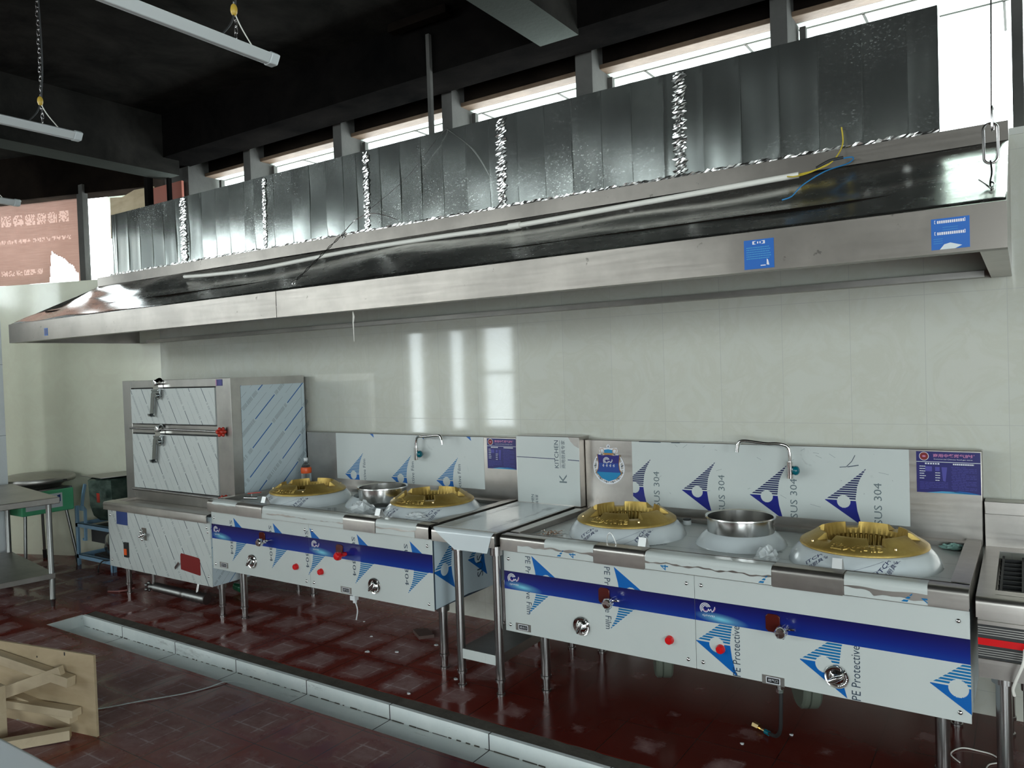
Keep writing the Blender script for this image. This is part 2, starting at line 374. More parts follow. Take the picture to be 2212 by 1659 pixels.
# text -> triangles
_tc = {}
def text_tris(txt, bold=0.0):
    if (txt, bold) in _tc: return _tc[(txt, bold)]
    cu = bpy.data.curves.new('t', 'FONT'); cu.body = txt; cu.size = 1.0; cu.resolution_u = 2; cu.offset = bold
    ob = bpy.data.objects.new('t', cu); C.objects.link(ob)
    dg = bpy.context.evaluated_depsgraph_get(); me = bpy.data.meshes.new_from_object(ob.evaluated_get(dg)); me.calc_loop_triangles()
    tr = [[(me.vertices[i].co.x, me.vertices[i].co.y) for i in t.vertices] for t in me.loop_triangles]
    bpy.data.objects.remove(ob); bpy.data.curves.remove(cu); bpy.data.meshes.remove(me)
    if not tr: tr = [[(0, 0), (1, 0), (0, 1)]]
    xs = [p[0] for t in tr for p in t]; ys = [p[1] for t in tr for p in t]; x0, x1, y0, y1 = min(xs), max(xs), min(ys), max(ys)
    tr = [[((p[0]-x0), (p[1]-y0)) for p in t] for t in tr]; _tc[(txt, bold)] = (tr, x1-x0, y1-y0); return _tc[(txt, bold)]
def clip(poly, x0, x1, y0, y1):
    for ax, val, sg in ((0, x0, 1), (0, x1, -1), (1, y0, 1), (1, y1, -1)):
        out = []
        for i in range(len(poly)):
            a, b = poly[i-1], poly[i]; da, db = (a[ax]-val)*sg, (b[ax]-val)*sg
            if (da >= 0) != (db >= 0):
                t = da/(da-db); out.append((a[0]+(b[0]-a[0])*t, a[1]+(b[1]-a[1])*t))
            if db >= 0: out.append(b)
        poly = out
        if len(poly) < 3: return []
    return poly
class Sheet:
    """print on a flat face: origin O, directions U (right), V (up), normal N; prints go into mesh mb as thin inked faces"""
    def __init__(s, mb, O, U, V, w, h, lift=.0005):
        s.mb = mb; s.O = Vector(O); s.U = Vector(U); s.V = Vector(V); s.N = s.U.cross(s.V); s.w = w; s.h = h; s.lift = lift
        s.win = (0, w, 0, h)
    def poly(s, pts, mat, layer=1):
        p = clip(list(pts), *s.win)
        if len(p) >= 3: s.mb.face([s.O+s.U*a+s.V*b+s.N*(s.lift*layer) for a, b in p], mat)
    def rect(s, a, b, c, d, mat, layer=1): s.poly([(a, b), (c, b), (c, d), (a, d)], mat, layer)
    def line(s, a, b, wd, mat, layer=1):
        d = Vector((b[0]-a[0], b[1]-a[1])); L = d.length or 1; n = Vector((-d.y, d.x))/L*wd/2
        s.poly([(a[0]-n.x, a[1]-n.y), (b[0]-n.x, b[1]-n.y), (b[0]+n.x, b[1]+n.y), (a[0]+n.x, a[1]+n.y)], mat, layer)
    def pline(s, pts, wd, mat, layer=1):
        for a, b in zip(pts, pts[1:]): s.line(a, b, wd, mat, layer)
    def disc(s, c, r, mat, layer=1, n=20, ry=None):
        ry = ry or r; s.poly([(c[0]+r*math.cos(2*PI*k/n), c[1]+ry*math.sin(2*PI*k/n)) for k in range(n)], mat, layer)
    def ring(s, c, r0, r1, mat, layer=1, a0=0, a1=2*PI, n=24, asp=1.0):
        for k in range(n):
            t, u = a0+(a1-a0)*k/n, a0+(a1-a0)*(k+1)/n
            s.poly([(c[0]+r*math.cos(q), c[1]+r*math.sin(q)*asp) for r, q in ((r0, t), (r1, t), (r1, u), (r0, u))], mat, layer)
    def text(s, txt, u, v, size, mat, rot=0, layer=1, length=None, bold=0., anchor='l', shear=0, mirror=False):
        tr, w_, h_ = text_tris(txt, bold); sc = size/h_ ; sx = length/w_ if length else sc
        ca, sa = math.cos(rot), math.sin(rot); ox = {'l': 0, 'c': -w_*sx/2, 'r': -w_*sx}[anchor]
        for t in tr:
            q = []
            for x, y in t:
                X = x*sx+ox; Y = y*sc; X += Y*shear
                if mirror: X = -X
                q.append((u+X*ca-Y*sa, v+X*sa+Y*ca))
            s.poly(q, mat, layer)
    def sail(s, u, v, sc, flip, solid, stripe, layer=1, sx=1.0):
        """triangular sail mark: (u, v) is its pointed side tip; flip turns it half round"""
        def R_(t):    # right edge
            K = ((0, .60), (.25, .535), (.45, .51), (.67, .54), (.80, .585), (1.0, .695))
            for (a, x0), (b, x1) in zip(K, K[1:]):
                if t <= b: return x0+(x1-x0)*(t-a)/(b-a)
            return .695
        def L_(t): return .60*(1-t/.415) if t < .415 else .695*((t-.415)/.585)**.93
        def T(x, y):
            X, Y = x*sc*sx, (y-.415)*sc
            return (u-X, v-Y) if flip else (u+X, v+Y)
        per = .0395; n = 100
        rows = []
        for i in range(42): rows.append((i*.01, (i+1)*.01, solid))
        k = 0
        while .43+k*per < 1:
            a = .43+k*per+per*.34; b = min(1, .43+(k+1)*per); hgt = (b-a)/3
            if a < 1:
                for j in range(3): rows.append((a+j*hgt, a+(j+1)*hgt, stripe))
            k += 1
        for a, b, mt in rows:
            mid = (a+b)/2; dd = .11**2-(mid-.40)**2
            segs = [(L_, R_)]
            if dd > 0:
                q = math.sqrt(dd); c0, c1 = .316-q, .316+q
                segs = [(L_, lambda t, c=c0: c), (lambda t, c=c1: c, R_)]
            for fa, fb in segs:
                if fb(mid)-fa(mid) < .002: continue
                s.poly([T(fa(a), a), T(fb(a), a), T(fb(b), b), T(fa(b), b)], mt, layer)
    def diag(s, ang, spacing, seg, gap, bold, fine, mb, mf, phase=0.0, fineoff=.5):
        """slanted print: solid dashes alternating with tiny lettering, a fine line between each pair"""
        d = (math.cos(ang), math.sin(ang)); n = (-d[1], d[0]); D = math.hypot(s.w, s.h)
        k0 = int(-D/spacing)-1
        for k in range(k0, -k0+1):
            c = (n[0]*k*spacing, n[1]*k*spacing); t = -D+((k*.37+phase) % 1)*(seg+gap)
            if s.w*abs(n[0])+s.h*abs(n[1]) < abs(k*spacing)*.5: continue
            while t < D:
                s.line((c[0]+d[0]*t, c[1]+d[1]*t), (c[0]+d[0]*(t+seg), c[1]+d[1]*(t+seg)), bold, mb)
                q = t+seg+.012
                while q < t+seg+gap-.012:      # unreadable small lettering
                    ww = random.uniform(.003, .006)
                    if random.random() < .88:
                        h = bold*2.0; a_ = (c[0]+d[0]*q-n[0]*h, c[1]+d[1]*q-n[1]*h); b_ = (c[0]+d[0]*(q+ww*.4)+n[0]*h, c[1]+d[1]*(q+ww*.4)+n[1]*h)
                        s.line(a_, b_, ww*.42, mf)
                    q += ww+.0025
                t += seg+gap
            c = (n[0]*(k+fineoff)*spacing, n[1]*(k+fineoff)*spacing)
            t = -D+((k*.61) % 1)*.3
            while t < D:
                s.line((c[0]+d[0]*t, c[1]+d[1]*t), (c[0]+d[0]*(t+.22), c[1]+d[1]*(t+.22)), fine, mf); t += .26
    def kitchen(s, u, v, sc, mat, rot=PI/2, layer=1, k=False):
        """the KITCHEN mark with its underline and Chinese line"""
        ca, sa = math.cos(rot), math.sin(rot)
        def T(x, y): return (u+(x*ca-y*sa)*sc, v+(x*sa+y*ca)*sc)
        s.text('KITCHEN', *T(0, .30), .26*sc, mat, rot, layer, length=1.55*sc)
        s.line(T(0, .20), T(1.55, .20), .02*sc, mat, layer)
        s.text('商用厨具专家', *T(0, -.13), .25*sc, mat, rot, layer, length=1.55*sc)
        if k: s.text('K', *T(-.62, -.05), .5*sc, 'ink_grey' if False else mat, rot, layer, length=.45*sc)

# ================================================================== ROOM
LW = [(-6.48, 0.0), (-7.0, -.19), (-7.5, -.37), (-8.15, -.60), (-8.75, -1.0), (-9.1, -1.7), (-9.2, -3.0), (-9.2, RY)]
# floor with the gutter cut out of it
GX0, GX1, GY0, GY1, GD = -5.53, 2.2, -1.50, -1.26, -.078
m = MB(); Z = 0
def fl(x0, x1, y0, y1): m.box(x0, x1, y0, y1, -.12, 0)
fl(-12.3, GX0, RY-.3, .4); fl(GX0, GX1, RY-.3, GY0); fl(GX0, GX1, GY1+.095, .4); fl(GX1, RX+.3, RY-.3, .4)
struct('floor', m, 'floor')
m = MB(); m.box(GX0, GX1, GY0, GY1, GD-.02, GD); m.box(GX0, GX1, GY1, GY1+.02, GD, -.004); m.box(GX0-.0005, GX0+.012, GY0, GY1, GD, -.001); m.box(GX0, GX1, GY0-.0005, GY0+.006, GD, -.006)
random.seed(8)
for k in range(150):
    x = GX0+.02+k*.05+random.uniform(0, .02); L_ = random.uniform(.01, .06); t_ = random.uniform(.0008, .004)
    m.box(x, x+L_, GY1-t_, GY1-.0002, GD+.0002, GD+.001+t_, 1)
struct('trim_gutter_lining', m, ['trench', 'mortar'])
m = MB(); n = 90
xs = [GX0+(GX1-GX0)*i/n for i in range(n+1)]
top = [(x, GY1+.02, -.005+random.uniform(-.003, .003)) for x in xs]; top2 = [(x, GY1+.10+random.uniform(-.012, .004), -.001) for x in xs]
for i in range(n): m.face([top[i], top[i+1], top2[i+1], top2[i]])
m.box(GX0, GX1, GY1+.0201, GY1+.094, -.1, -.012)
struct('trim_gutter_mortar', m, 'mortar')
# tiled back wall up to the sill, ceiling, beams
struct('wall_back', bx(-6.48, RX+.2, 0, .24, -.12, SILL), 'tile')
m = MB(); m.box(-6.48, RX+.2, -.005, .28, SILL, SILL+.03); struct('trim_sill_back', m, 'plaster')
def mk_tile2():
    t = NT('cream_wall_tile_plain'); n_ = t.noise(4.5, 6, .65, dist=1.2); t.set(col=t.ramp(n_, [(.4, (.76, .76, .62)), (.6, (.73, .72, .585))]), rough=.14); return t.m
M['tile2'] = mk_tile2()
for (a, b) in zip(LW, LW[1:]):
    m = MB()
    a, b = Vector((*a, 0)), Vector((*b, 0)); d = (b-a).normalized(); nn = Vector((-d.y, d.x, 0))*-.22
    if nn.y < 0 and a.x > -8: nn = -nn
    for z0, z1 in (((-.12, SILL),) if b.y > RY+.1 else ()): m.hexa([a+Vector((0, 0, z0)), b+Vector((0, 0, z0)), b+nn+Vector((0, 0, z0)), a+nn+Vector((0, 0, z0))], [a+Vector((0, 0, z1)), b+Vector((0, 0, z1)), b+nn+Vector((0, 0, z1)), a+nn+Vector((0, 0, z1))])
    if m.v: struct('wall_left', m, 'tile2')
for (a, b) in zip(LW, LW[1:]):
    m = MB()
    a, b = Vector((*a, 0)), Vector((*b, 0)); d = (b-a).normalized(); nn = Vector((d.y, -d.x, 0)); nn = nn if nn.y > 0 or nn.x < 0 else -nn; nn = nn*.2
    hh = HEAD-.03 if b.y > -3.1 and a.y > -2.9 else 3.68  # unseen rear-left bays made taller to let in more light
    m.hexa([a+Vector((0, 0, hh)), b+Vector((0, 0, hh)), b+nn+Vector((0, 0, hh)), a+nn+Vector((0, 0, hh))], [a+Vector((0, 0, 3.8)), b+Vector((0, 0, 3.8)), b+nn+Vector((0, 0, 3.8)), a+nn+Vector((0, 0, 3.8))])
    struct('trim_lintel_left', m, 'brown_dark')
CE = 3.77
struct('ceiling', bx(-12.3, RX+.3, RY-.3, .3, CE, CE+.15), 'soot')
m = MB(); m.box(-6.2, RX+.2, -.34, -.04, 3.43, CE); m.box(-6.2, RX+.2, -.04, .26, 3.55, CE)
struct('trim_beam_long', m, 'soot_beam')
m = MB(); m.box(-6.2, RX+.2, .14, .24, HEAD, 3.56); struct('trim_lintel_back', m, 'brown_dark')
m = MB(); m.box(-6.2, RX+.2, .10, .20, HEAD-.03, HEAD-.002); struct('trim_lintel_timber', m, 'woodstrip', bevel=.004)
m = MB(); m.box(-8, RX+.2, .26, 1.2, 3.44, 3.50)
for x in [-7.5+.62*i for i in range(20)]: m.box(x, x+.012, .26, 1.2, 3.434, 3.441, 1)
for y in (.45, .75): m.box(-8, RX, y, y+.01, 3.434, 3.441, 1)
m.box(-6.2, RX+.2, .20, .27, HEAD-.03, HEAD+.05, 0)
struct('trim_soffit_outside', m, ['soffit', 'mullion'])
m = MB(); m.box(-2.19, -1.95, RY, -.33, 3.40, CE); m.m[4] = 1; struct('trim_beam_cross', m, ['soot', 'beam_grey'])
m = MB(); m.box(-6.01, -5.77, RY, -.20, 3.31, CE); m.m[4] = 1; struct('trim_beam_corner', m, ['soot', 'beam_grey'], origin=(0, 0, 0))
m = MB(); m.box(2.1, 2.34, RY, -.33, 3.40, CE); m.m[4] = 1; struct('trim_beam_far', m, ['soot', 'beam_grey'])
m = MB(); m.box(-6.2, -5.86, -.06, .25, SILL, 3.56); struct('trim_column_corner', m, 'mullion')
m = MB(); m.box(-6.06, -6.01, -.34, -.29, SILL, 3.32); m.box(-5.93, -5.90, -.22, -.19, SILL, 3.32)
struct('trim_post_corner', m, 'soot_beam')
for i, x in enumerate((-5.165, -4.135, -3.115, -2.10, -.995, .0, 1.05, 2.1, 3.15, 4.2)):
    ww = .042 if i != 3 else .055
    if i == 5: ww = .022
    m = MB(); m.box(x-ww, x+ww, .0 if i != 5 else .12, .25, SILL+.03, 3.55)
    struct('trim_mullion', m, 'mullion', bevel=.004)
# glazing of the clerestory
def mk_glass():
    g = NT('window_glass'); tr = g.n('ShaderNodeBsdfTransparent'); gl = g.n('ShaderNodeBsdfGlossy'); gl.inputs['Roughness'].default_value = .02
    mx = g.n('ShaderNodeMixShader'); mx.inputs[0].default_value = .06; g.l(tr.outputs[0], mx.inputs[1]); g.l(gl.outputs[0], mx.inputs[2]); g.l(mx.outputs[0], g.out.inputs[0]); return g.m
M['glass'] = mk_glass()
edges_ = (-5.86, -5.165, -4.135, -3.115, -2.10, -.995, 0, 1.05, 2.1, 3.15, 4.2)
for i, (a, b) in enumerate(zip(edges_, edges_[1:])):
    m = MB(); m.box(a+.03, b-.03, .215, .221, SILL+.03, HEAD-.04)
    o = struct('window_%d' % (i+1), m, 'glass')
    f = MB(); f.box(a+.055, a+.085, .20, .235, SILL+.03, HEAD-.05)
    build('window_frame', f, 'mullion', o)
# left bow window posts
def lw_at(x):
    for (a, b) in zip(LW, LW[1:]):
        if b[0] <= x <= a[0]: t = (x-a[0])/(b[0]-a[0]); return a[1]+(b[1]-a[1])*t
m = MB(); y0 = lw_at(-7.18); m.box(-7.27, -7.17, y0-.02, y0+.03, SILL, 3.45); struct('trim_mullion_left', m, 'mullion')
for x, y0 in ((-8.5, -.83), (-9.13, -2.0), (-9.2, -3.2), (-9.2, -4.4), (-9.2, -5.6), (-9.2, -6.8), (-9.2, -8.0)):
    m = MB(); m.box(x-.1, x+.05, y0-.05, y0+.05, SILL if y0 > -3 else 2.40, 3.45 if y0 > -3 else 3.7); struct('trim_mullion_left', m, 'mullion')
# room walls behind and beside the camera; unseen openings added for light and reflections
def wall_open(name, x0, x1, ops, y, th, z1=CE, axis='x', z0=-.12):
    m = MB(); cur = x0
    def b(a0, a1, za, zb):
        if a1-a0 > 1e-4 and zb-za > 1e-4:
            if axis == 'x': m.box(a0, a1, y, y+th, za, zb)
            else: m.box(y, y+th, a0, a1, za, zb)
    for (a0, a1, za, zb) in sorted(ops):
        b(cur, a0, z0, z1); b(a0, a1, z0, za); b(a0, a1, zb, z1); cur = a1
    b(cur, x1, z0, z1); return struct(name, m, 'plaster')
wall_open('wall_street', -9.4, RX+.2, [(-9.1, -8.35, .45, 2.45), (.45, 3.95, .4, 3.0)], RY-.22, .2, z1=2.64)  # right-hand opening added for light, set clear of reflections in the tiles
wall_open('wall_street_upper', -9.4, RX+.2, [(-9.1, -7.2, 2.64, 3.62), (-7.1, -5.3, 2.64, 3.62), (-5.2, -3.6, 2.64, 3.62), (.45, 3.95, 2.64, 3.0)], RY-.22, .2, z0=2.64)  # high unseen bays added to bring more light to the left side
wall_open('wall_left_rear', RY, -3.0, [(-8.3, -7.7, .45, 2.38), (-7.45, -7.3, .45, 2.38), (-7.05, -6.5, .45, 2.38)], -9.4, .2, z1=2.40, axis='y')
wall_open('wall_right', RY, .2, [(-6.9, -4.5, .5, 3.0)], RX, .2, axis='y')  # unseen opening added and sized for the light it gives
m = MB()
for x0, x1 in ((-9.1, -8.35),): m.box(x0, x1, RY-.14, RY-.10, 1.5, 1.56)
m.box(2.16, 2.24, RY-.16, RY-.08, .4, 3.0); struct('trim_window_bars', m, 'mullion')

# pillar at the left edge
m = MB(); m.box(-7.78, -7.18, -1.55, -1.0, 0, 3.03, 0)
for z in (.6, 1.2, 1.8, 2.4): m.box(-7.179, -7.178, -1.55, -1.0, z, z+.003, 1)
struct('trim_pillar', m, ['pillar', 'ink_grey'])
m = MB(); m.box(-7.76, -7.20, -1.53, -1.02, 3.03, CE); struct('trim_pillar_top', m, 'soot')
# banner hung inside the left window
def bow_pt(t):     # t metres leftwards along the chord of the bow from the mullion
    x = -7.26-t; return x, lw_at(x)+.03
p = MB(); NX, NZ = 110, 60; L0, L1 = 0.0, 1.15; Z0, Z1 = SILL+.005, 3.335
def inhole(t, z):   # torn opening
    zz = (z-Z0)/(Z1-Z0)
    return zz < .385 and .045+.27*(zz/.38)**2+.006*math.sin(zz*60) < t < .345-.03*zz/.38
def glyph(t, z, i, j):
    for zc, h, step, r0, r1 in ((3.18, .05, .125, .12, .98), (2.985, .022, .055, .10, 1.12), (2.69, .028, .08, .42, 1.02)):
        if abs(z-zc) < h and r0 < t < r1:
            u_ = ((t-r0) % step)/step; random.seed(int(i*31+j*17)); return u_ < .78 and random.random() < .6
    return False
for i in range(NX):
    for j in range(NZ):
        t0, t1 = L0+(L1-L0)*i/NX, L0+(L1-L0)*(i+1)/NX; z0, z1 = Z0+(Z1-Z0)*j/NZ, Z0+(Z1-Z0)*(j+1)/NZ
        if inhole((t0+t1)/2, (z0+z1)/2): continue
        q = []
        for t, z in ((t0, z0), (t1, z0), (t1, z1), (t0, z1)):
            x, y = bow_pt(t); q.append((x, y+.012*math.sin(t*9+z*3)*.6, z))
        p.face(q, 1 if glyph((t0+t1)/2, (z0+z1)/2, i, j) else 0)
o = build('banner', p, ['poster', 'faint'], origin=(-7.8, -.5, SILL)); tag(o, 'translucent brownish-red banner sheet with a torn hole, filling the left window', 'banner')
md = o.modifiers.new('cloth', 'SOLIDIFY'); md.thickness = .001
b_ = bmesh.new(); b_.from_mesh(o.data); bmesh.ops.remove_doubles(b_, verts=b_.verts, dist=.0005); b_.to_mesh(o.data); b_.free()
# plywood scrap and red board in the window behind the duct end
m = MB(); m.prism([(-7.02, 2.95), (-6.3, 2.95), (-6.3, 3.32), (-6.6, 3.335), (-6.8, 3.30), (-7.0, 3.325)], 'y', -.11, -.10); 
o = build('plywood_scrap', m, 'ply', origin=(-6.7, -.1, 2.95)); tag(o, 'plywood scrap standing in the window behind the left end of the duct', 'board')
m = MB(); m.box(-6.29, -5.87, -.12, -.10, 2.95, 3.30); 
o = build('red_board', m, plain('red_painted_board', (.28, .07, .04), .6), origin=(-6.1, -.1, 2.95)); tag(o, 'strip of red board in the corner beside the plywood scrap above the duct', 'board')

# ================================================================== HOOD
HX0, HX1, HYF, HYR = -6.68, -.035, -1.15, -.42
hood = thing('exhaust_hood', 'long stainless steel exhaust hood running above all the ranges', 'hood', (-3.4, -.6, 1.96))
def face_piece(x0, x1):
    m = MB(); m.strip([(HYF+.05, 1.96), (HYF, 1.96), (HYF, 2.105), (HYF+.01, 2.107)], 'x', x0, x1, .0015)
    m.box(x0, x1, HYF+.048, HYF+.052, 1.96, 1.975); return m
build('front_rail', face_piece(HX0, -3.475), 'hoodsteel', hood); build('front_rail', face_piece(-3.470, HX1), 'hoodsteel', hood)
# sloping top sheet with soft dents
m = MB(); NX, NY = 150, 14
def slope(x, t):
    y = HYF+.008+(HYR-HYF)*t; z = 2.103+.36*t
    e = math.sin(PI*min(1, max(0, t)))**.8
    z += e*(.012*math.sin(x*1.9+.6)+.005*math.sin(x*4.3+t*3)+.002*math.sin(x*9.1-t*5))
    if x < -5.2: z += e*.02*math.sin((x+5.2)*7+t*4)*min(1, (-5.2-x)*2)
    z -= .011*math.exp(-((t-.55-.05*math.sin(x*1.3))/.07)**2)
    return (x, y, z)
vs = [slope(HX0+(HX1-HX0)*i/NX, j/NY) for i in range(NX+1) for j in range(NY+1)]
m.mesh(vs, [(i*(NY+1)+j, (i+1)*(NY+1)+j, (i+1)*(NY+1)+j+1, i*(NY+1)+j+1) for i in range(NX) for j in range(NY)], 0, True)
o = build('sloping_sheet', m, 'slope', hood); md = o.modifiers.new('gauge', 'SOLIDIFY'); md.thickness = .0015; md.offset = -1
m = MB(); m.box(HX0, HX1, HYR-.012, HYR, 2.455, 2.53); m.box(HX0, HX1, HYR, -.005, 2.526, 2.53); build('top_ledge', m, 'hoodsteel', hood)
for nm, x in (('end_panel', HX0), ('end_panel', HX1-.0015)):
    m = MB(); m.prism([(HYF+.001, 1.962), (-.004, 1.962), (-.004, 2.525), (HYR, 2.525), (HYR, 2.455), (HYF+.001, 2.103)], 'x', x, x+.0015)
    xx = (x, x+.075) if x < -3 else (x-.075, x); m.box(xx[0], xx[1], HYF+.002, -.004, 1.9605, 1.963)
    build(nm, m, 'steel', hood)
m = MB(); m.box(HX0+.1, HX1-.1, -.075, -.003, 1.962, 1.99); build('wall_gutter', m, 'steel_dull', hood)
m = MB(); m.box(HX0+.08, HX1-.08, HYF+.24, -.05, 2.20, 2.215)
for x in (-5.6, -4.5, -3.3, -2.2, -1.1): m.box(x-.02, x+.02, HYF+.26, -.05, 2.14, 2.2)
build('inner_baffle', m, 'brown_dark', hood)
def sticker(u, zb, w_, h_, kind):
    m = MB(); m.box(u, u+w_, HYF-.0028, HYF-.0006, zb, zb+h_, 0); s = Sheet(m, (u, HYF-.0028, zb), (1, 0, 0), (0, 0, 1), w_, h_)
    W_, P_ = 1, 2
    if kind == 1:
        s.text('【 】', w_/2, h_*.84, h_*.11, W_, anchor='c', length=w_*.42); s.rect(w_*.45, h_*.86, w_*.49, h_*.93, W_); s.rect(w_*.53, h_*.86, w_*.57, h_*.93, W_)
        for k in range(6):
            x = w_*.08
            while x < w_*.85: a = random.uniform(.02, .07)*w_; s.rect(x, h_*(.72-k*.075), x+a, h_*(.745-k*.075), 3); x += a+.01*w_
        s.rect(w_*.55, h_*.09, w_*.72, h_*.12, W_); s.poly([(w_*.84, h_*.1), (w_*.80, h_*.28), (w_*.76, h_*.32), (w_*.75, h_*.12)], W_)
    elif kind == 2:
        for zc in (.84, .47):
            s.text('【', w_*.09, h_*zc, h_*.11, W_); s.text('】', w_*.86, h_*zc, h_*.11, W_)
            x = w_*.16
            while x < w_*.84: s.rect(x, h_*zc, x+w_*.04, h_*(zc+.09), W_); x += w_*.055
        for k in range(2): s.rect(w_*.3, h_*(.70-k*.08), w_*.7, h_*(.71-k*.08), 3)
        for k in range(3): s.rect(w_*.06, h_*(.34-k*.07), w_*.3, h_*(.35-k*.07), 3)
        s.poly([(w_*.22, 0), (w_*.34, .16*h_), (w_*.5, .2*h_), (w_*.8, .09*h_), (w_*.62, 0)], 4)
    else: s.rect(w_*.1, h_*.1, w_*.9, h_*.9, 2)
    build('sticker', m, ['stickerblue', 'white', 'navysticker', 'cyan', 'paint_white'], hood, label={1: 'square blue notice sticker with white lettering', 2: 'wide blue notice sticker with a torn bottom edge', 3: 'small faded blue sticker'}[kind])
sticker(-.852, 1.968, .108, .107, 1); sticker(-.243, 1.972, .108, .10, 2); sticker(-6.11, 1.99, .05, .055, 3)

m = MB(); m.tube([(-2.93, -1.10, 1.96), (-2.925, -1.10, 1.93), (-2.93, -1.10, 1.90), (-2.928, -1.10, 1.80)], [.002, .006, .0035, .0012], 6)
o = build('thread', m, 'pvc', origin=(-2.93, -1.1, 1.96)); tag(o, 'short white thread dangling from the lower edge of the hood', 'thread')

# ================================================================== DUCT
DY = -.40; DZ0, DZ1 = 2.535, 3.05; DX0, DX1 = -6.47, -.27
duct = thing('air_duct', 'galvanised sheet metal air duct resting on top of the exhaust hood', 'duct', (-3.4, -.25, DZ0))
seams = [DX0, -5.438, -4.465, -3.467, -2.421, -1.369, DX1]
cre = [-6.401, -6.222, -6.049, -5.869, -5.706, -5.54, -5.374, -5.205, -5.032, -4.865, -4.694, -4.58, -4.37, -4.175, -4.003, -3.837, -3.68, -3.56, -3.354, -3.185, -3.016, -2.847, -2.674, -2.506, -2.316, -2.14, -1.971, -1.797, -1.626, -1.455, -1.254, -1.077, -.903, -.731, -.555, -.382]
random.seed(11)
for a, b in zip(seams, seams[1:]):
    m = MB(); cs = [a]+[c for c in cre if a+.03 < c < b-.03]+[b]; NV = 10
    for c0, c1 in zip(cs, cs[1:]):
        tl = random.uniform(-.003, .003); bw = random.uniform(.0005, .0035); ph = random.uniform(0, 6); ys = 6
        vs = []
        for i in range(ys+1):
            t = i/ys; x = c0+(c1-c0)*t
            for j in range(NV+1):
                z = DZ0+(DZ1-DZ0)*j/NV; e = math.sin(PI*j/NV)
                y = DY+tl*(t-.5)*2*e-bw*math.sin(PI*t)*(.6+.4*math.sin(z*5+ph))*e+.0035*math.sin(z*7+ph*.5+x*2)*e
                if i == 0 or i == ys: y -= .0022
                vs.append((x, y, z))
        m.mesh(vs, [(i*(NV+1)+j, (i+1)*(NV+1)+j, (i+1)*(NV+1)+j+1, i*(NV+1)+j+1) for i in range(ys) for j in range(NV)], 0, True)
        m.box(c1-.0022, c1+.0022, DY-.0045, DY-.0005, DZ0+.004, DZ1-.004)
    m.box(a, b, DY, -.06, DZ1-.002, DZ1); m.box(a, b, DY, -.06, DZ0, DZ0+.002); m.box(a, b, -.062, -.06, DZ0, DZ1)
    if a == DX0: m.box(a, a+.002, DY, -.06, DZ0, DZ1)
    if b == DX1: m.box(b-.002, b, DY, -.06, DZ0, DZ1)
    build('duct_section', m, 'galv', duct)
def foil_strip(pts, wd, y, n, amp, nv=5, vertical=True):
    m = MB(); vs = []
    (ax, az), (bx_, bz) = pts
    for i in range(n+1):
        t = i/n; x = ax+(bx_-ax)*t; z = az+(bz-az)*t; e0 = random.uniform(-.25, .25)*wd; e1 = random.uniform(-.25, .25)*wd
        for j in range(nv+1):
            s_ = -wd/2+wd*j/nv+(e0 if j == 0 else e1 if j == nv else 0)
            yy = y-random.uniform(.0, amp)
            vs.append((x+(s_ if vertical else 0), yy, z+(0 if vertical else s_)))
    m.mesh(vs, [(i*(nv+1)+j, i*(nv+1)+j+1, (i+1)*(nv+1)+j+1, (i+1)*(nv+1)+j) for i in range(n) for j in range(nv)]); return m
for s_, wd in zip(seams[1:-1], (.070, .032, .042, .055, .055)):
    build('foil_tape', foil_strip(((s_-.008, DZ0), (s_, DZ1-.01)), wd, DY-.005, 60, .0035), 'foil', duct, auto=False)
build('foil_tape', foil_strip(((DX0-.03, DZ0+.0), (DX1, DZ0+.0)), .022, DY-.016, 420, .0045, 3, False), 'foil', duct, auto=False, label='crinkled foil tape along the foot of the duct')

# ================================================================== electric conduit, wires and chain on the hood
def onslope(x, t, up): p_ = slope(x, t); return (p_[0], p_[1]-.4*up, p_[2]+.9*up)
def T_(y): return (y-HYF)/(HYR-HYF)
pp = [(-5.10, -.635), (-4.7, -.69), (-4.13, -.72), (-3.4, -.64), (-2.67, -.638), (-2.187, -.655), (-1.47, -.60), (-.79, -.548)]
def smooth(pts, k=6):
    out = []; n = len(pts)
    for i in range(n-1):
        p0, p1, p2, p3 = [Vector(pts[max(0, min(n-1, q))]) for q in (i-1, i, i+1, i+2)]
        for j in range(k):
            t = j/k; out.append(.5*((2*p1)+(-p0+p2)*t+(2*p0-5*p1+4*p2-p3)*t*t+(-p0+3*p1-3*p2+p3)*t**3))
    out.append(Vector(pts[-1])); return out
cp = [Vector((x, y, 2.103+.36*T_(y)+.022)) for x, y in pp]
con = thing('conduit_pipe', 'long white plastic conduit pipe lying along the sloping top of the hood', 'pipe', (-3, -.63, 2.37))
m = MB(); m.tube(smooth([tuple(v) for v in cp]), .0135, 12); build('pipe', m, 'pvc', con)
m = MB(); m.tube([cp[5]+Vector((-.035, -.001, 0)), cp[5]+Vector((.035, .002, .001))], .018, 12); build('coupling', m, 'pvc', con)
E_ = cp[-1]
m = MB(); m.tube(smooth([E_-Vector((.05, 0, 0)), E_+Vector((.06, .01, .01)), E_+Vector((.13, .03, .04)), E_+Vector((.16, .10, .12)), E_+Vector((.155, .115, .20))]), .003, 6)
m.tube(smooth([E_-Vector((.05, .01, 0)), E_+Vector((-.01, -.035, -.012)), E_+Vector((.04, -.005, .0)), E_+Vector((.12, .02, .03))]), .003, 6)
wr_ = thing('spliced_wires', 'yellow and bright blue wires joined with black tape past the right end of the conduit', 'wires', E_)
build('yellow_wire', m, 'yellow', wr_)
m = MB(); m.tube(smooth([E_+Vector((.07, .012, .02)), E_+Vector((.12, .026, .045)), E_+Vector((.17, .05, .055))]), .006, 8)
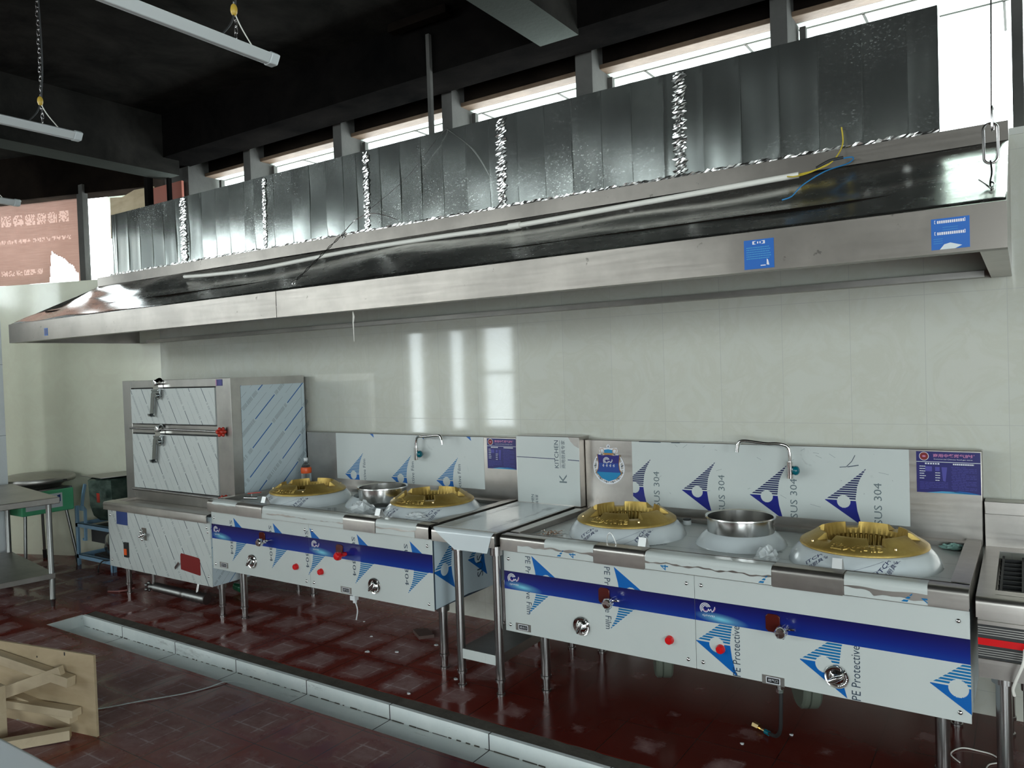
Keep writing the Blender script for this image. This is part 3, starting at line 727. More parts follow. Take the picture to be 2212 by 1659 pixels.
build('tape_joint', m, 'rubber', wr_)
m = MB(); m.tube(smooth([E_+Vector((.10, .02, .04)), E_+Vector((.20, .07, .055)), E_+Vector((.195, .02, .02)), E_+Vector((.13, -.12, -.03)), E_+Vector((.07, -.25, -.10)), E_+Vector((.05, -.34, -.155)), E_+Vector((.02, -.37, -.17))]), .0028, 6)
build('blue_wire', m, 'blue_wire', wr_)
def link_loop(c, L, w_, r, rot, tilt=0):
    pts = []
    for k in range(24):
        a = 2*PI*k/24; x = w_*math.cos(a); z = (L/2-w_)*(1 if math.sin(a) > 0 else -1)+w_*math.sin(a)
        pts.append(Matrix.Rotation(tilt, 3, 'Y') @ Matrix.Rotation(rot, 3, 'Z') @ Vector((x, 0, z))+Vector(c))
    m = MB(); m.tube(pts, r, 8, closed=True); return m
ch = thing('hanging_chain', 'steel chain link and wire hook holding up the right end of the hood', 'chain', (-.08, -.95, 2.5))
build('link', link_loop((-.081, -.9, 2.345), .135, .021, .0045, .15), 'tube', ch)
build('link', link_loop((-.075, -.893, 2.43), .08, .014, .004, 1.5), 'tube', ch)
m = MB(); m.tube([(-.078, -.89, 2.46), (-.072, -.87, 2.9), (-.07, -.86, CE)], .003, 6); m.tube(smooth([(-.082, -.905, 2.285), (-.078, -.93, 2.24), (-.082, -.97, 2.20), (-.08, -1.0, 2.165), (-.078, -1.02, 2.168)]), .0035, 6)
m.tube(smooth([(-.115, -.99, 2.21), (-.09, -1.0, 2.185), (-.078, -1.03, 2.17), (-.07, -.99, 2.19), (-.082, -.96, 2.205)]), .003, 6); build('wire_hook', m, 'tube', ch)
hw = thing('hanging_wire', 'twisted steel wire with a hook tied to the hood below the duct', 'wire', (-3.4, -1.0, 2.3))
m = MB(); A_ = Vector((-3.455, -1.03, 2.165)); B_ = Vector((-3.36, -.72, 2.475))
for ph in (0, PI): m.tube([A_+(B_-A_)*(k/30)+Vector((math.cos(k*.7+ph), 0, math.sin(k*.7+ph)))*.005 for k in range(31)], .0022, 5)
m.tube(smooth([B_, B_+Vector((.0, .05, .05)), B_+Vector((.04, .08, .09)), B_+Vector((.18, .08, .10)), B_+Vector((.28, .16, .06))]), .0025, 5)
m.tube(smooth([B_+Vector((.04, .07, .08)), (-3.10, -.45, 2.8), (-2.86, -.43, 3.0), (-2.80, -.40, 3.06)]), .0012, 4)
m.tube(smooth([(-2.80, -.405, 3.05), (-2.62, -.41, 2.9), (-2.50, -.41, 2.72)]), .0012, 4)
m.tube([B_+Vector((0, -.01, -.02)), B_+Vector((.03, -.02, -.03)), B_+Vector((.02, -.03, -.045)), B_+Vector((.0, -.02, -.02))], .004, 5); build('wire', m, 'tube', hw)
m = MB(); m.tube([A_+Vector((.015, 0, .01)), A_+Vector((-.012, -.005, -.004)), A_+Vector((-.012, -.01, -.035)), A_+Vector((.012, -.012, -.036)), A_+Vector((.016, -.01, -.006))], .004, 6); build('hook', m, 'foil', hw)

# ================================================================== pendant batten lamps (off)
def lamp(x, y1, z, L, label, chz):
    t = thing('batten_lamp', label, 'lamp', (x, y1, z), 0, 'hanging batten lamps')
    y0 = y1-L; w2 = .038
    m = MB(); m.prism([(x-w2, z+.022), (x-w2*.55, z+.0), (x-w2*.3, z-.012), (x+w2*.3, z-.012), (x+w2*.55, z), (x+w2, z+.022), (x+w2*.5, z+.032), (x-w2*.5, z+.032)], 'y', y0+.04, y1-.04); build('diffuser', m, 'lampwhite', t, bevel=.003)
    for a, b in ((y0, y0+.04), (y1-.04, y1)):
        m = MB(); m.prism([(x-w2*1.05, z+.023), (x-w2*.5, z-.013), (x+w2*.5, z-.013), (x+w2*1.05, z+.023), (x+w2*.6, z+.035), (x-w2*.6, z+.035)], 'y', a, b); build('end_cap', m, 'paint_white', t, bevel=.004)
    for yy in (y1-.21, y0+.21):
        m = MB(); zz = z+.04; k = 0
        while zz < chz: 
            lk = link_loop((x+.004*math.sin(k), yy+.02, zz+.012), .03, .006, .0016, (k % 2)*PI/2); m.v, n0 = m.v, len(m.v)
            m.mesh(lk.v, lk.f, 0, True); zz += .024; k += 1
        build('chain', m, 'tube', t)
        m = MB(); m.tube(smooth([(x, yy-.05, z+.03), (x+.005, yy, z+.10), (x+.012, yy+.018, z+.20), (x+.02, yy+.025, z+.4), (x+.012, yy+.02, chz)]), .004, 6); build('cable', m, 'rubber', t)
        m = MB(); m.sphere((x+.006, yy+.012, z+.15), .014, 8, 0, (1, 1, 1.8)); build('wire_connector', m, 'yellowcap', t)
        m = MB(); m.tube(smooth([(x+.01, yy+.01, z+.14), (x+.01, yy+.04, z+.09), (x, yy+.10, z+.035)]), .0025, 6); build('lead_wire', m, 'pvc', t)
M['lampwhite'] = plain('frosted_lamp_diffuser', (.62, .65, .64), .4); M['yellowcap'] = plain('yellow_connector', (.55, .36, .05), .4)
lamp(-2.605, -1.82, 2.95, 1.2, 'white batten lamp nearest the camera, hanging from chains in the upper left', CE)
lamp(-4.23, -1.80, 2.95, 1.2, 'white batten lamp hanging second, between the near lamp and the far lamp', CE)
lamp(-6.12, -1.28, 2.95, 1.2, 'farthest white batten lamp, small beside the pillar', CE)
# pipe strut in front of the windows
m = MB(); m.box(-2.97, -2.945, -.37, -.345, 2.56, 3.66); o = build('steel_strut', m, 'mullion', origin=(-2.957, -.357, 2.56)); tag(o, 'thin vertical steel strut rising behind the duct to the ceiling beam', 'strut')
m = MB(); m.bar((-3.2, -.42, 3.73), (-2.75, -.42, 3.73), .06, .05); o = build('ceiling_batten', m, 'brown_dark', origin=(-3, -.42, 3.73)); tag(o, 'dark timber batten fixed under the ceiling above the steel strut', 'batten')

# ================================================================== RANGES
def leg(x, y, z1, name_parent, r=.0245, mat='tube', name='leg'):
    m = MB(); m.lathe([(r*1.5, z1), (r*1.5, z1-.045), (r, z1-.047), (r, .085), (r*1.16, .083), (r*1.16, .070), (r*.80, .066), (r*.78, .012), (r*1.0, .010), (r*1.0, 0), (.001, 0)], (x, y, 0), 20)
    return build(name, m, mat, name_parent)
def lip_profile(yf, zt, drop, off=0.):
    P = [(yf-off, zt-drop)]
    r = .022
    for k in range(7):
        a = PI*k/12; P.append((yf+r-(r+off)*math.cos(a), zt-r+(r+off)*math.sin(a)))
    P.append((yf+.065, zt+off)); return P
def lip(x0, x1, yf, zt, drop, off=0., th=.0012): 
    m = MB(); m.strip(lip_profile(yf, zt, drop, off), 'x', x0, x1, -th); return m
def ragged(m, x0, x1, yf, zt, drop, off, cut, mat=0):
    """film wrapped over the lip whose lower edge is torn along height cut(x)"""
    n = max(2, int((x1-x0)/.012)); prof = lip_profile(yf, zt, drop, off)
    for i in range(n):
        a, b = x0+(x1-x0)*i/n, x0+(x1-x0)*(i+1)/n
        pts = prof[1:]
        m.face([(a, yf-off, cut(a)), (b, yf-off, cut(b)), (b, *pts[0]), (a, *pts[0])], mat)
        for p, q in zip(pts, pts[1:]): m.face([(a, *p), (b, *p), (b, *q), (a, *q)], mat, True)
def qwlogo(s, u, v, h, white, pink, txt=True, ly=2):
    for k, (r0, r1) in enumerate(((.40, .46), (.29, .35), (.18, .235))):
        s.ring((u, v), r0*h, r1*h, white, ly, PI*.12+k*.08, PI*1.25-k*.06, 18, 1.0)
    s.ring((u+.02*h, v-.05*h), .20*h, .26*h, white, ly, PI*.95, PI*2.05, 16)
    s.ring((u+.02*h, v-.05*h), .13*h, .165*h, pink, ly, PI*1.0, PI*1.9, 12)
    s.pline([(u+.26*h, v), (u+.34*h, v-.20*h), (u+.46*h, v+.0*h), (u+.56*h, v-.24*h), (u+.72*h, v-.02*h), (u+.80*h, v+.22*h)], .055*h, white, ly)
    s.pline([(u+.64*h, v-.20*h), (u+.74*h, v-.14*h), (u+.86*h, v+.12*h)], .04*h, pink, ly)
    if txt: s.text('QIWEI', u-.25*h, v-.66*h, .17*h, white, 0, ly, length=1.0*h)
def knob(x, z, yf, par, r=.047, rot=.6):
    m = MB(); m.lathe([(r, 0), (r, .003), (r*.93, .008), (r*.80, .006), (r*.62, .006), (r*.5, .014), (r*.32, .018), (r*.28, .03), (.001, .032)], (x, yf, z), 28, axis='y')
    d = Vector((math.cos(rot), 0, math.sin(rot))); a = Vector((x, yf-.03, z)); m.tube([a-d*r*.62, a-d*r*.2, a+d*r*.2, a+d*r*.62], [.006, .011, .011, .006], 10)
    for k in range(7):
        q = -PI*.45+k*.22; m.lathe([(.0028, .006), (.0025, .009), (.0005, .0095)], (x+r*.73*math.cos(q), yf, z+r*.73*math.sin(q)), 8, axis='y')
    return build('control_knob', m, 'chrome', par)
def tap(x, z, yf, par, col='chrome', plate='dkred', side=1):
    m = MB(); m.prism([(x-.075, z-.012), (x-.065, z-.022), (x-.028, z-.022), (x-.018, z-.01), (x-.018, z+.042), (x-.03, z+.05), (x-.065, z+.05), (x-.075, z+.04)], 'y', yf-.007, yf); 
    pl = build('red_plate', m, plate, par, bevel=.002)
    m = MB(); m.lathe([(.012, 0), (.013, .02), (.010, .03), (.010, .045), (.021, .048), (.0225, .056), (.0225, .072), (.018, .078), (.001, .079)], (x, yf, z), 20, axis='y')
    for k in range(6):
        a = PI*k/3; m.lathe([(.006, .05), (.006, .07), (.001, .071)], (x+.019*math.cos(a), yf, z+.019*math.sin(a)), 8, axis='y')
    m.tube([(x+.005, yf-.03, z+.005), (x+.05, yf-.045, z+.014)], .005, 8)
    return build('valve_handle', m, col, par)
def button(x, z, yf, par):
    m = MB(); m.lathe([(.019, 0), (.019, .004), (.0175, .005), (.0175, .016), (.015, .020), (.001, .021)], (x, yf, z), 22, axis='y'); return build('push_button', m, 'red', par)
def screw(x, z, yf, par):
    m = MB(); m.lathe([(.009, 0), (.008, .003), (.004, .0055), (.0005, .006)], (x, yf, z), 12, axis='y'); return build('screw', m, 'chrome', par)
def portlabel(x, z, yf, par, w_=.088, h_=.036):
    m = MB(); m.box(x, x+w_, yf-.0012, yf-.0002, z, z+h_, 0); s = Sheet(m, (x, yf-.0012, z), (1, 0, 0), (0, 0, 1), w_, h_)
    s.rect(w_*.18, h_*.12, w_*.82, h_*.86, 1, 1); s.rect(w_*.22, h_*.20, w_*.78, h_*.78, 2, 2); s.text('进水口' if x < -1.5 and x > -3 else '燃气口', w_*.5, h_*.34, h_*.32, 1, 0, 3, length=w_*.44, anchor='c')
    return build('inlet_label', m, ['steel_dull', 'white', 'black'], par)
def clip_hook(x, yf, zt, par, wire=False):
    m = MB()
    if wire: 
        for dx in (0,): m.tube(smooth([(x-.022, yf+.06, zt+.002), (x-.016, yf+.055, zt+.035), (x, yf+.052, zt+.052), (x+.015, yf+.053, zt+.035), (x+.024, yf+.06, zt+.002)]), .0028, 6)
    else: m.strip([(yf+.075, zt+.002), (yf+.052, zt+.046), (yf+.042, zt+.049), (yf+.028, zt+.012)], 'x', x-.018, x+.018, .0018)
    return build('hook', m, 'hookmetal', par)
# ------------------------------------------------ burner made of a film-covered dome and a gilded cast ring
def burner(cx, cy, z0, par, r=.29, rot=0.0, dome='film_w', ztop=.075):
    m = MB(); prof = [(r+.004, 0), (r, .010), (r-.012, .035), (r-.035, .060), (r-.055, ztop-.002), (r-.09, ztop-.001), (r-.13, .03)]
    m.lathe(prof, (cx, cy, z0), 56)
    mats = [dome, 'ink_navyd']
    # print running round the dome
    def onD(a, t):     # t metres up along the cone
        seg = [(r, .010), (r-.012, .035), (r-.035, .060)]
        if t < .027: u = t/.027; R_, H = seg[0][0]+(seg[1][0]-seg[0][0])*u, seg[0][1]+(seg[1][1]-seg[0][1])*u
        else: u = min(1.3, (t-.027)/.034); R_, H = seg[1][0]+(seg[2][0]-seg[1][0])*u, seg[1][1]+(seg[2][1]-seg[1][1])*u
        return Vector((cx+(R_+.0012)*math.cos(a), cy+(R_+.0012)*math.sin(a), z0+H+.0006))
    for a0 in (rot-PI*.30, rot-PI*.62):
        for txt, off, ln, sz in (('KITCHEN', .017, .15, .016), ('商用厨具专家', -.010, .15, .018)):
            tr, w_, h_ = text_tris(txt)
            for t in tr:
                q = []
                for x, y in t:
                    X, Y = (x/w_-.5)*ln, y/h_*sz+off
                    sh = .80; U = X*math.cos(sh)-Y*math.sin(sh); V_ = X*math.sin(sh)+Y*math.cos(sh)
                    q.append((U, V_+.030))
                if min(p[1] for p in q) < .0 or max(p[1] for p in q) > .066: continue
                m.face([onD(a0+U/r, V_) for U, V_ in q], 1)
    for a0 in (rot-PI*.42, rot-PI*.5): m.mesh([onD(a0+dd+t*.55, t*.062) for t in [k/6 for k in range(7)] for dd in (0, .008)], [(2*k, 2*k+1, 2*k+3, 2*k+2) for k in range(6)], 1)
    build('burner_dome', m, mats, par)
    # gilded ring: flat flange, raised lugs, fluted throat
    zr = z0+ztop; Ro = r-.047; m = MB(); n = 240
    lugs = [rot+PI*(.5+2*k/6) for k in range(6)]
    def ad(a, b): return abs((a-b+PI) % (2*PI)-PI)
    vs = []; rows = 11
    for k in range(n):
        a = 2*PI*k/n; d = min(ad(a, L) for L in lugs); up = 1. if d < .37 else 0.
        fl = .0045*(1 if (k % 5) < 3 else -1)
        P_ = [(Ro-.004, -.008), (Ro+.005, -.002), (Ro+.003, .006), (Ro-.006, .013), (Ro-.030, .026), (Ro-.034, .027+.003*up), (Ro-.066, .028+.024*up), (Ro-.076, .027+.027*up), (Ro-.083, .006), (Ro-.090+fl, .003), (Ro-.098+fl, -.055)]
        for R_, h in P_: vs.append((cx+R_*math.cos(a), cy+R_*math.sin(a), zr+h))
    m.mesh(vs, [(k*rows+j, k*rows+j+1, ((k+1) % n)*rows+j+1, ((k+1) % n)*rows+j) for k in range(n) for j in range(rows-1)], 0, False)
    ring = build('wok_ring', m, 'gold', par)
    # raised characters on the flange
    m = MB(); tr, w_, h_ = text_tris('猛火节能', .01)
    def onR(a, t, up_): R_ = Ro-.008-t; return (cx+R_*math.cos(a), cy+R_*math.sin(a), zr+.0145+.0155*(t/.032)+up_)
    a0 = -PI*.5+.05
    for t in tr:
        q = [(a0+(x/w_-.5)*.86, (y/h_)*.036) for x, y in t]
        m.face([onR(a, b, .0042) for a, b in q])
        for (p, q2) in zip(q, q[1:]+q[:1]): m.face([onR(p[0], p[1], -.001), onR(q2[0], q2[1], -.001), onR(q2[0], q2[1], .0042), onR(p[0], p[1], .0042)])
    build('raised_characters', m, 'gold', ring)
    for a in (-PI*.5-.85, -PI*.5+.72, PI*.35):
        m = MB(); p = (cx+(Ro-.022)*math.cos(a), cy+(Ro-.022)*math.sin(a), zr+.019); m.lathe([(.008, 0), (.007, .006), (.002, .009), (.0005, .009)], p, 10); build('bolt', m, 'brass', ring)
    m = MB(); m.lathe([(.001, -.045), (.09, -.048), (Ro-.112, -.05), (Ro-.100, -.056), (.001, -.075)], (cx, cy, zr), 32); build('burner_head', m, 'rubber', par)
    return ring
def swing_tap(base, elbow, tip, knob_dx, par):
    t = []; b, e, k = Vector(base), Vector(elbow), Vector(tip)
    m = MB(); m.tube([b+Vector((0, 0, -.055)), b+Vector((0, 0, .028))], .017, 16); m.tube([b+Vector((0, .05, -.02)), b+Vector((0, -.002, -.02))], .011, 10)
    d = (k-e); d.z = 0; d.normalize()
    c1 = Vector((b.x, b.y, e.z-.0))
    m.tube(smooth([b+Vector((0, 0, .02)), Vector((b.x, b.y, e.z-.045)), Vector((b.x, b.y, e.z-.012))+d*.012, e+d*.045, e+d*.10, k-d*.035+Vector((0, 0, .022)), k-d*.008+Vector((0, 0, .006)), k+Vector((0, 0, -.035))], 7), .0095, 14)
    build('spout', m, 'chrome', par)
    m = MB(); m.sphere(b+Vector((knob_dx, -.002, -.015)), .023, 10, 0, (.8, 1, 1)); build('tap_knob', m, 'teal', par)
def placard(x0, x1, z0, z1, y, par):
    w_, h_ = x1-x0, z1-z0; m = MB(); m.box(x0, x1, y-.0015, y-.0002, z0, z1, 0); s = Sheet(m, (x0, y-.0015, z0), (1, 0, 0), (0, 0, 1), w_, h_)
    s.disc((w_*.125, h_*.885), h_*.105, 1, 1, 24); s.disc((w_*.125, h_*.885), h_*.093, 4, 2, 24); s.disc((w_*.125, h_*.885), h_*.04, 2, 3, 16, h_*.02)
    s.text('商用中餐燃气炉灶', w_*.27, h_*.865, h_*.085, 2, 0, 1, length=w_*.64, bold=.02); s.text('Commercial Chinese food gas stove', w_*.28, h_*.80, h_*.035, 1, 0, 1, length=w_*.60)
    s.rect(0, h_*.745, w_, h_*.757, 1)
    def bars(u0, u1, v, hh, mat, gap=.012, wmin=.02, wmax=.05):
        u = u0
        while u < u1: a = min(u1, u+random.uniform(wmin, wmax)); s.rect(w_*u, h_*v, w_*a, h_*(v+hh), mat); u = a+gap
    bars(.14, .38, .69, .035, 1, .014, .022, .03); bars(.58, .90, .69, .032, 1, .006, .02, .03)
    for k in range(6): bars(.05, .12+random.uniform(0, .03), .63-k*.058, .016, 1, .003)
    for k in range(4): bars(.30, .36+random.uniform(0, .02), .48-k*.06, .016, 1, .003)
    for k in range(5): bars(.05, .50 if k < 4 else .2, .245-k*.038, .010, 3, .01, .03, .1)
    for k in range(15): bars(.55+.01*(k % 3), .94 if k % 4 else .78, .63-k*.038, .010, 3, .012, .03, .1)
    s.rect(w_*.14, h_*.52, w_*.25, h_*.64, 3); s.rect(w_*.30, h_*.53, w_*.37, h_*.63, 3); s.poly([(w_*.40, h_*.63), (w_*.49, h_*.63), (w_*.46, h_*.28), (w_*.42, h_*.30)], 3)
    s.poly([(w_*.15, 0), (w_*.4, h_*.045), (w_*.62, h_*.05), (w_*.85, h_*.02), (w_, -.0), (w_, -.001)], 5); s.poly([(w_*.5, h_*.03), (w_*.68, h_*.065), (w_*.82, h_*.05), (w_, h_*.01), (w_*.8, h_*.01)], 6)
    return build('instruction_placard', m, ['purple', 'white', 'pink', 'lav', 'redpaper', 'cyan', 'ink_blue'], par)
FILMM = ['film', 'ink_blue', 'ink_stripe', 'ink_dark', 'ink_grey', 'ink_navy', 'ink_navyd', 'steel', 'white']
def panel(name, x0, x1, z0, z1, yf, par, draw, base='film', th=.003):
    m = MB(); m.box(x0, x1, yf, yf+th, z0, z1, 0); s = Sheet(m, (x0, yf, z0), (1, 0, 0), (0, 0, 1), x1-x0, z1-z0)
    draw(s, lambda x: x-x0, lambda z: z-z0); return build(name, m, [base]+FILMM[1:], par)
def band_part(x0, x1, z0, z1, yf, par, logo=True):
    m = MB(); m.box(x0, x1, yf-.0013, yf-.0001, z0, z1, 0); s = Sheet(m, (x0, yf-.0013, z0), (1, 0, 0), (0, 0, 1), x1-x0, z1-z0)
    if logo: qwlogo(s, .045, (z1-z0)*.62, .052, 1, 2)
    return build('blue_band', m, ['band', 'white', 'pink'], par)

def range_unit(loc, rz, x0, x1, zt, label, spec):
    par = thing('wok_range', label, 'range', loc, rz, 'stainless wok ranges')
    yf = -.90; zb, zp = spec['zb'], spec['zp']; seam = spec['seam']
    # body: side plates, back, floor pan
    m = MB(); m.box(x0+.003, x0+.006, yf+.004, -.06, zb+.004, zt-.045); m.box(x1-.006, x1-.003, yf+.004, -.06, zb+.004, zt-.045); m.box(x0+.006, x1-.006, yf+.004, -.06, zb+.004, zb+.008); m.box(x0+.006, x1-.006, -.064, -.06, zb+.008, zt-.045)
    s = Sheet(m, (x1-.003, yf+.004, zb+.004), (0, 1, 0), (0, 0, 1), .84, zt-zb-.05)
    if spec.get('side'):
        s.sail(.30, .20, .30, False, 1, 2); s.text('SUS 304', .44, .08, .055, 3, PI/2, length=.27); s.sail(.0, .20, .30, False, 1, 2); s.poly([(0, 0), (.5, 0), (.3, .012), (.1, .004)], 3); s.rect(.0, 0, .012, .5, 3)
    build('cabinet_shell', m, ['film_b']+FILMM[1:], par)
    for k, (a, b) in enumerate(((x0, seam-.001), (seam+.001, x1))):
        p = panel('front_panel', a, b, zb, zp, yf, par, spec['draw'][k])
        for sx_ in (a+.028, b-.035):
            for sz_ in (zb+.033, zp-.038): screw(sx_, sz_, yf, p)
        band_part(a, b, spec['band'][0], spec['band'][1], yf, par)
    # deck
    zd = zt-.028
    m = MB(); m.box(x0+.06, x1-.055, -.835, -.14, zd-.003, zd, 0)
    m2 = Sheet(m, (x0+.06, -.835, zd), (1, 0, 0), (0, 1, 0), x1-x0-.115, .695)
    for q in spec.get('deckprint', []): m2.kitchen(*q)
    for v_ in (.17, .40): m2.line((.0, v_), (x1-x0, v_-.03), .002, 3)
    build('deck', m, ['film']+FILMM[1:], par)
    # rims: front lip (bare steel with film wrapped over it), side rims
    build('front_rim', lip(x0, x1, yf-.028, zt, .075), 'steel', par)
    m = MB(); m.box(x0, x0+.055, -.835, -.06, zt-.004, zt); m.box(x0, x0+.002, -.9, -.06, zt-.075, zt-.004); m.box(x1-.06, x1, -.835, -.06, zt-.004, zt); m.box(x1-.002, x1, -.9, -.06, zt-.075, zt-.004); m.box(x0+.055, x0+.058, -.835, -.1, zd, zt-.002); m.box(x1-.062, x1-.059, -.835, -.1, zd, zt-.002); m.box(x0+.055, x1-.06, -.84, -.837, zd-.002, zt-.002)
    m.box(x0, x1, -.14, -.06, zt-.012, zt-.008); m.box(x0+.055, x1-.06, -.143, -.14, zd, zt-.008)
    build('side_rims', m, 'steel', par)
    random.seed(5)
    for (a, b, cut) in spec['wrap']:
        m = MB(); ragged(m, a, b, yf-.028, zt, .075, .0012, cut)
        build('protective_film', m, 'film', par, auto=False)
    for (a, b) in spec.get('low', []):   # film left below the torn line, with the tips of the printed sails
        m = MB(); n = int((b-a)/.014)
        for i in range(n):
            u, v = a+(b-a)*i/n, a+(b-a)*(i+1)/n; c0, c1 = spec['lowcut'](u), spec['lowcut'](v)
            m.face([(u, yf-.0292, zt-.073), (v, yf-.0292, zt-.073), (v, yf-.0292, c1), (u, yf-.0292, c0)], 0)
        s = Sheet(m, (a, yf-.0292, zt-.073), (1, 0, 0), (0, 0, 1), b-a, .06)
        for q in spec.get('lowsail', []):
            if a < q < b: s.sail(q-a, -.135, .30, False, 2, 2); 
            if a < q+.235 < b: s.text('4', q-a+.27, .004, .036, 2, PI/2)
        build('protective_film', m, ['film']+FILMM[1:], par, auto=False)
    for (a, b) in spec['guards']:
        m = lip(a, b, yf-.028, zt, .078, .0035, .0015); build('rim_guard', m, 'steel', par)
    for (x, wr) in spec['hooks']: clip_hook(x, yf-.028, zt+.003, par, wr)
    # splash back
    bz = spec['bz']; m = MB(); bx0, bx1 = spec['bs']; m.box(bx0, bx1, -.08, -.012, zt-.03, bz); build('splash_back', m, 'steel', par, bevel=.004)
    a, b, c, d = spec['bfilm']; m = MB(); m.box(a, b, -.0812, -.0803, c, bz-.003, 0); s = Sheet(m, (a, -.0812, c), (1, 0, 0), (0, 0, 1), b-a, bz-c-.003); spec['bdraw'](s, lambda x: x-a, lambda z: z-c)
    build('splash_back_film', m, ['film']+FILMM[1:], par)
    placard(*spec['placard'], -.0815, par)
    for q in spec['burners']: burner(q[0], q[1], zd, par, rot=q[2])
    # middle pot collar
    cx, cy = spec['pot']; r = .205
    m = MB(); m.lathe([(r, 0), (r-.004, .012), (r-.035, .048), (r-.055, .060), (r-.058, .04)], (cx, cy, zd), 44); build('pot_collar', m, 'film_w', par)
    swing_tap(*spec['tap'], par)
    for q in spec['knobs']: knob(*q[:2], yf, par, rot=q[2])
    for q in spec['taps']: tap(q[0], q[1], yf, par, q[2], q[3])
    for q in spec['buttons']: button(*q, yf, par)
    for q in spec['labels']: portlabel(*q, yf, par)
    for x in spec['legs']:
        leg(x, -.76, zb+.004, par); leg(x, -.16, zb+.004, par)
    return par
def pot(cx, cy, z, label, r=.152):
    m = MB(); m.lathe([(.001, z-.03), (r-.03, z-.028), (r-.006, z-.01), (r-.004, z+.075), (r+.006, z+.080), (r+.007, z+.074), (r-.001, z+.070), (r-.001, z), (r-.003, z-.012), (r-.028, z-.033), (.001, z-.035)], (cx, cy, 0), 48)
    o = build('water_pot', m, 'potsteel', origin=(cx, cy, z)); return tag(o, label, 'pot', 'steel pots between the burners')

# ---- right-hand range
def drawR1(s, X, Z):
    # film turned upside down: solid corner above the band, stripes below, pointing down
    for tx in (-1.82, -1.376): s.sail(X(tx), Z(.60), .29, True, 1, 2)
    for tx in (-2.026, -1.595): s.text('PE Protective Film', X(tx)-.005, Z(.715), .030, 3, -PI/2, length=.285)
def drawR2(s, X, Z):
    for tx in (-1.172, -.747, -.295): s.sail(X(tx), Z(.452), .29, False, 1, 2)
    for tx in (-.982, -.525): s.text('PE Protective Film', X(tx)+.0, Z(.332), .032, 3, PI/2, length=.285)
def bdR(s, X, Z):
    for tx in (-1.912, -1.547, -1.181, -.817): s.sail(X(tx), Z(.945), .275, False, 5, 6)
    for tx in (-1.675, -1.31, -.945, -.563): s.text('SUS 304', X(tx), Z(.842), .034, 4, PI/2, length=.195)
    for k in range(26):
        a = (X(random.uniform(-1.8, -.5)), Z(random.uniform(.9, 1.19))); b = (a[0]+random.uniform(-.03, .05), a[1]+random.uniform(-.012, .02)); s.line(a, b, .0012, 4)
    s.pline([(X(-.745), Z(1.105)), (X(-.715), Z(1.108)), (X(-.69), Z(1.135)), (X(-.675), Z(1.165))], .003, 3); s.pline([(X(-.71), Z(1.108)), (X(-.66), Z(1.118))], .004, 3); s.rect(X(-1.79), Z(1.197), X(-1.66), Z(1.2), 3); s.rect(X(-1.60), Z(1.196), X(-1.55), Z(1.2), 4)
right = range_unit((-1.16, -.45, 0), -.010, -2.158, -.165, .812, 'large wok range on the right with a crowned shield emblem on its splash back', dict(
    zb=.330, zp=.728, seam=-1.171, band=(.540, .630), draw=[drawR1, drawR2], deckprint=[(1.12, .20, .075, 3, .75, 1), (.62, .10, .08, 3, .9, 1), (1.72, .06, .08, 3, 2.2, 1)],
    wrap=[(-1.90, -1.638, lambda x: .777+.004*math.sin(x*60)), (-1.382, -.840, lambda x: .774+.003*math.sin(x*43)+.002*math.sin(x*131)), (-.570, -.292, lambda x: .776+.003*math.sin(x*33))],
    low=[(-2.054, -1.638), (-1.382, -.840), (-.570, -.292)], lowcut=lambda x: .768+.003*math.sin(x*43)+.0025*math.sin(x*97)-(.014 if x > -.47 else 0), lowsail=[-2.0, -1.545, -1.06, -.545],
    guards=[(-1.635, -1.387), (-.836, -.575)], hooks=[(-1.575, True), (-1.41, False), (-.60, False)],
    bs=(-2.135, -.160), bz=1.203, bfilm=(-1.835, -.446, .845, 0), bdraw=bdR, placard=(-.416, -.166, 1.008, 1.194),
    burners=[(-1.675, -.50, .15), (-.565, -.555, -.1)], pot=(-1.105, -.475), tap=((-.965, -.125, 1.10), (-.975, -.13, 1.215), (-1.215, -.16, 1.205), .028),
    knobs=[(-1.724, .422, 1.2), (-.609, .409, .5)], taps=[(-1.555, .568, 'chrome', 'dkred'), (-.799, .565, 'chrome', 'dkred')],
    buttons=[(-1.289, .433), (-1.063, .434)], labels=[(-2.098, .342), (-.895, .326)], legs=[-2.02, -.27]))
# shield emblem
m = MB(); s = Sheet(m, (-2.087, -.0808, .948), (1, 0, 0), (0, 0, 1), .21, .23); EW, EG, EB1, EB2, EB3, EN, ES = range(7)
def shield(k, dy=0): return [(.105-.070*k, .172*1+dy), (.105-.035*k, .166+dy), (.105, .172+dy), (.105+.035*k, .166+dy), (.105+.070*k, .172+dy), (.105+.063*k, .12+dy), (.105+.066*k, .09+dy), (.105+.078*k, .066+dy), (.105+.045*k, .034), (.105, .018), (.105-.045*k, .034), (.105-.078*k, .066+dy), (.105-.066*k, .09+dy), (.105-.063*k, .12+dy)]
def fan(pts, mat, layer, c=(.105, .1)):
    for a, b in zip(pts, pts[1:]+pts[:1]): s.poly([c, a, b], mat, layer)
s.disc((.105, .098), .1, EW, 1, 36, .096); s.poly([(.055, .17), (.045, .195), (.052, .212), (.09, .208), (.12, .208), (.158, .212), (.165, .195), (.155, .17)], EW, 1); s.disc((.105, .219), .011, EW, 1); s.disc((.105, .098), .092, ES, 2, 36, .088)
for k in range(26):
    a = PI*.02+2*PI*k/26; s.line((.105+.074*math.cos(a), .098+.072*math.sin(a)), (.105+.094*math.cos(a+.12), .098+.09*math.sin(a+.12)), .005, EW if k % 2 else EN, 3)
s.disc((.105, .098), .078, EW, 4, 30, .08); fan(shield(1.07), EG, 5); fan(shield(1.0), EB1, 6)
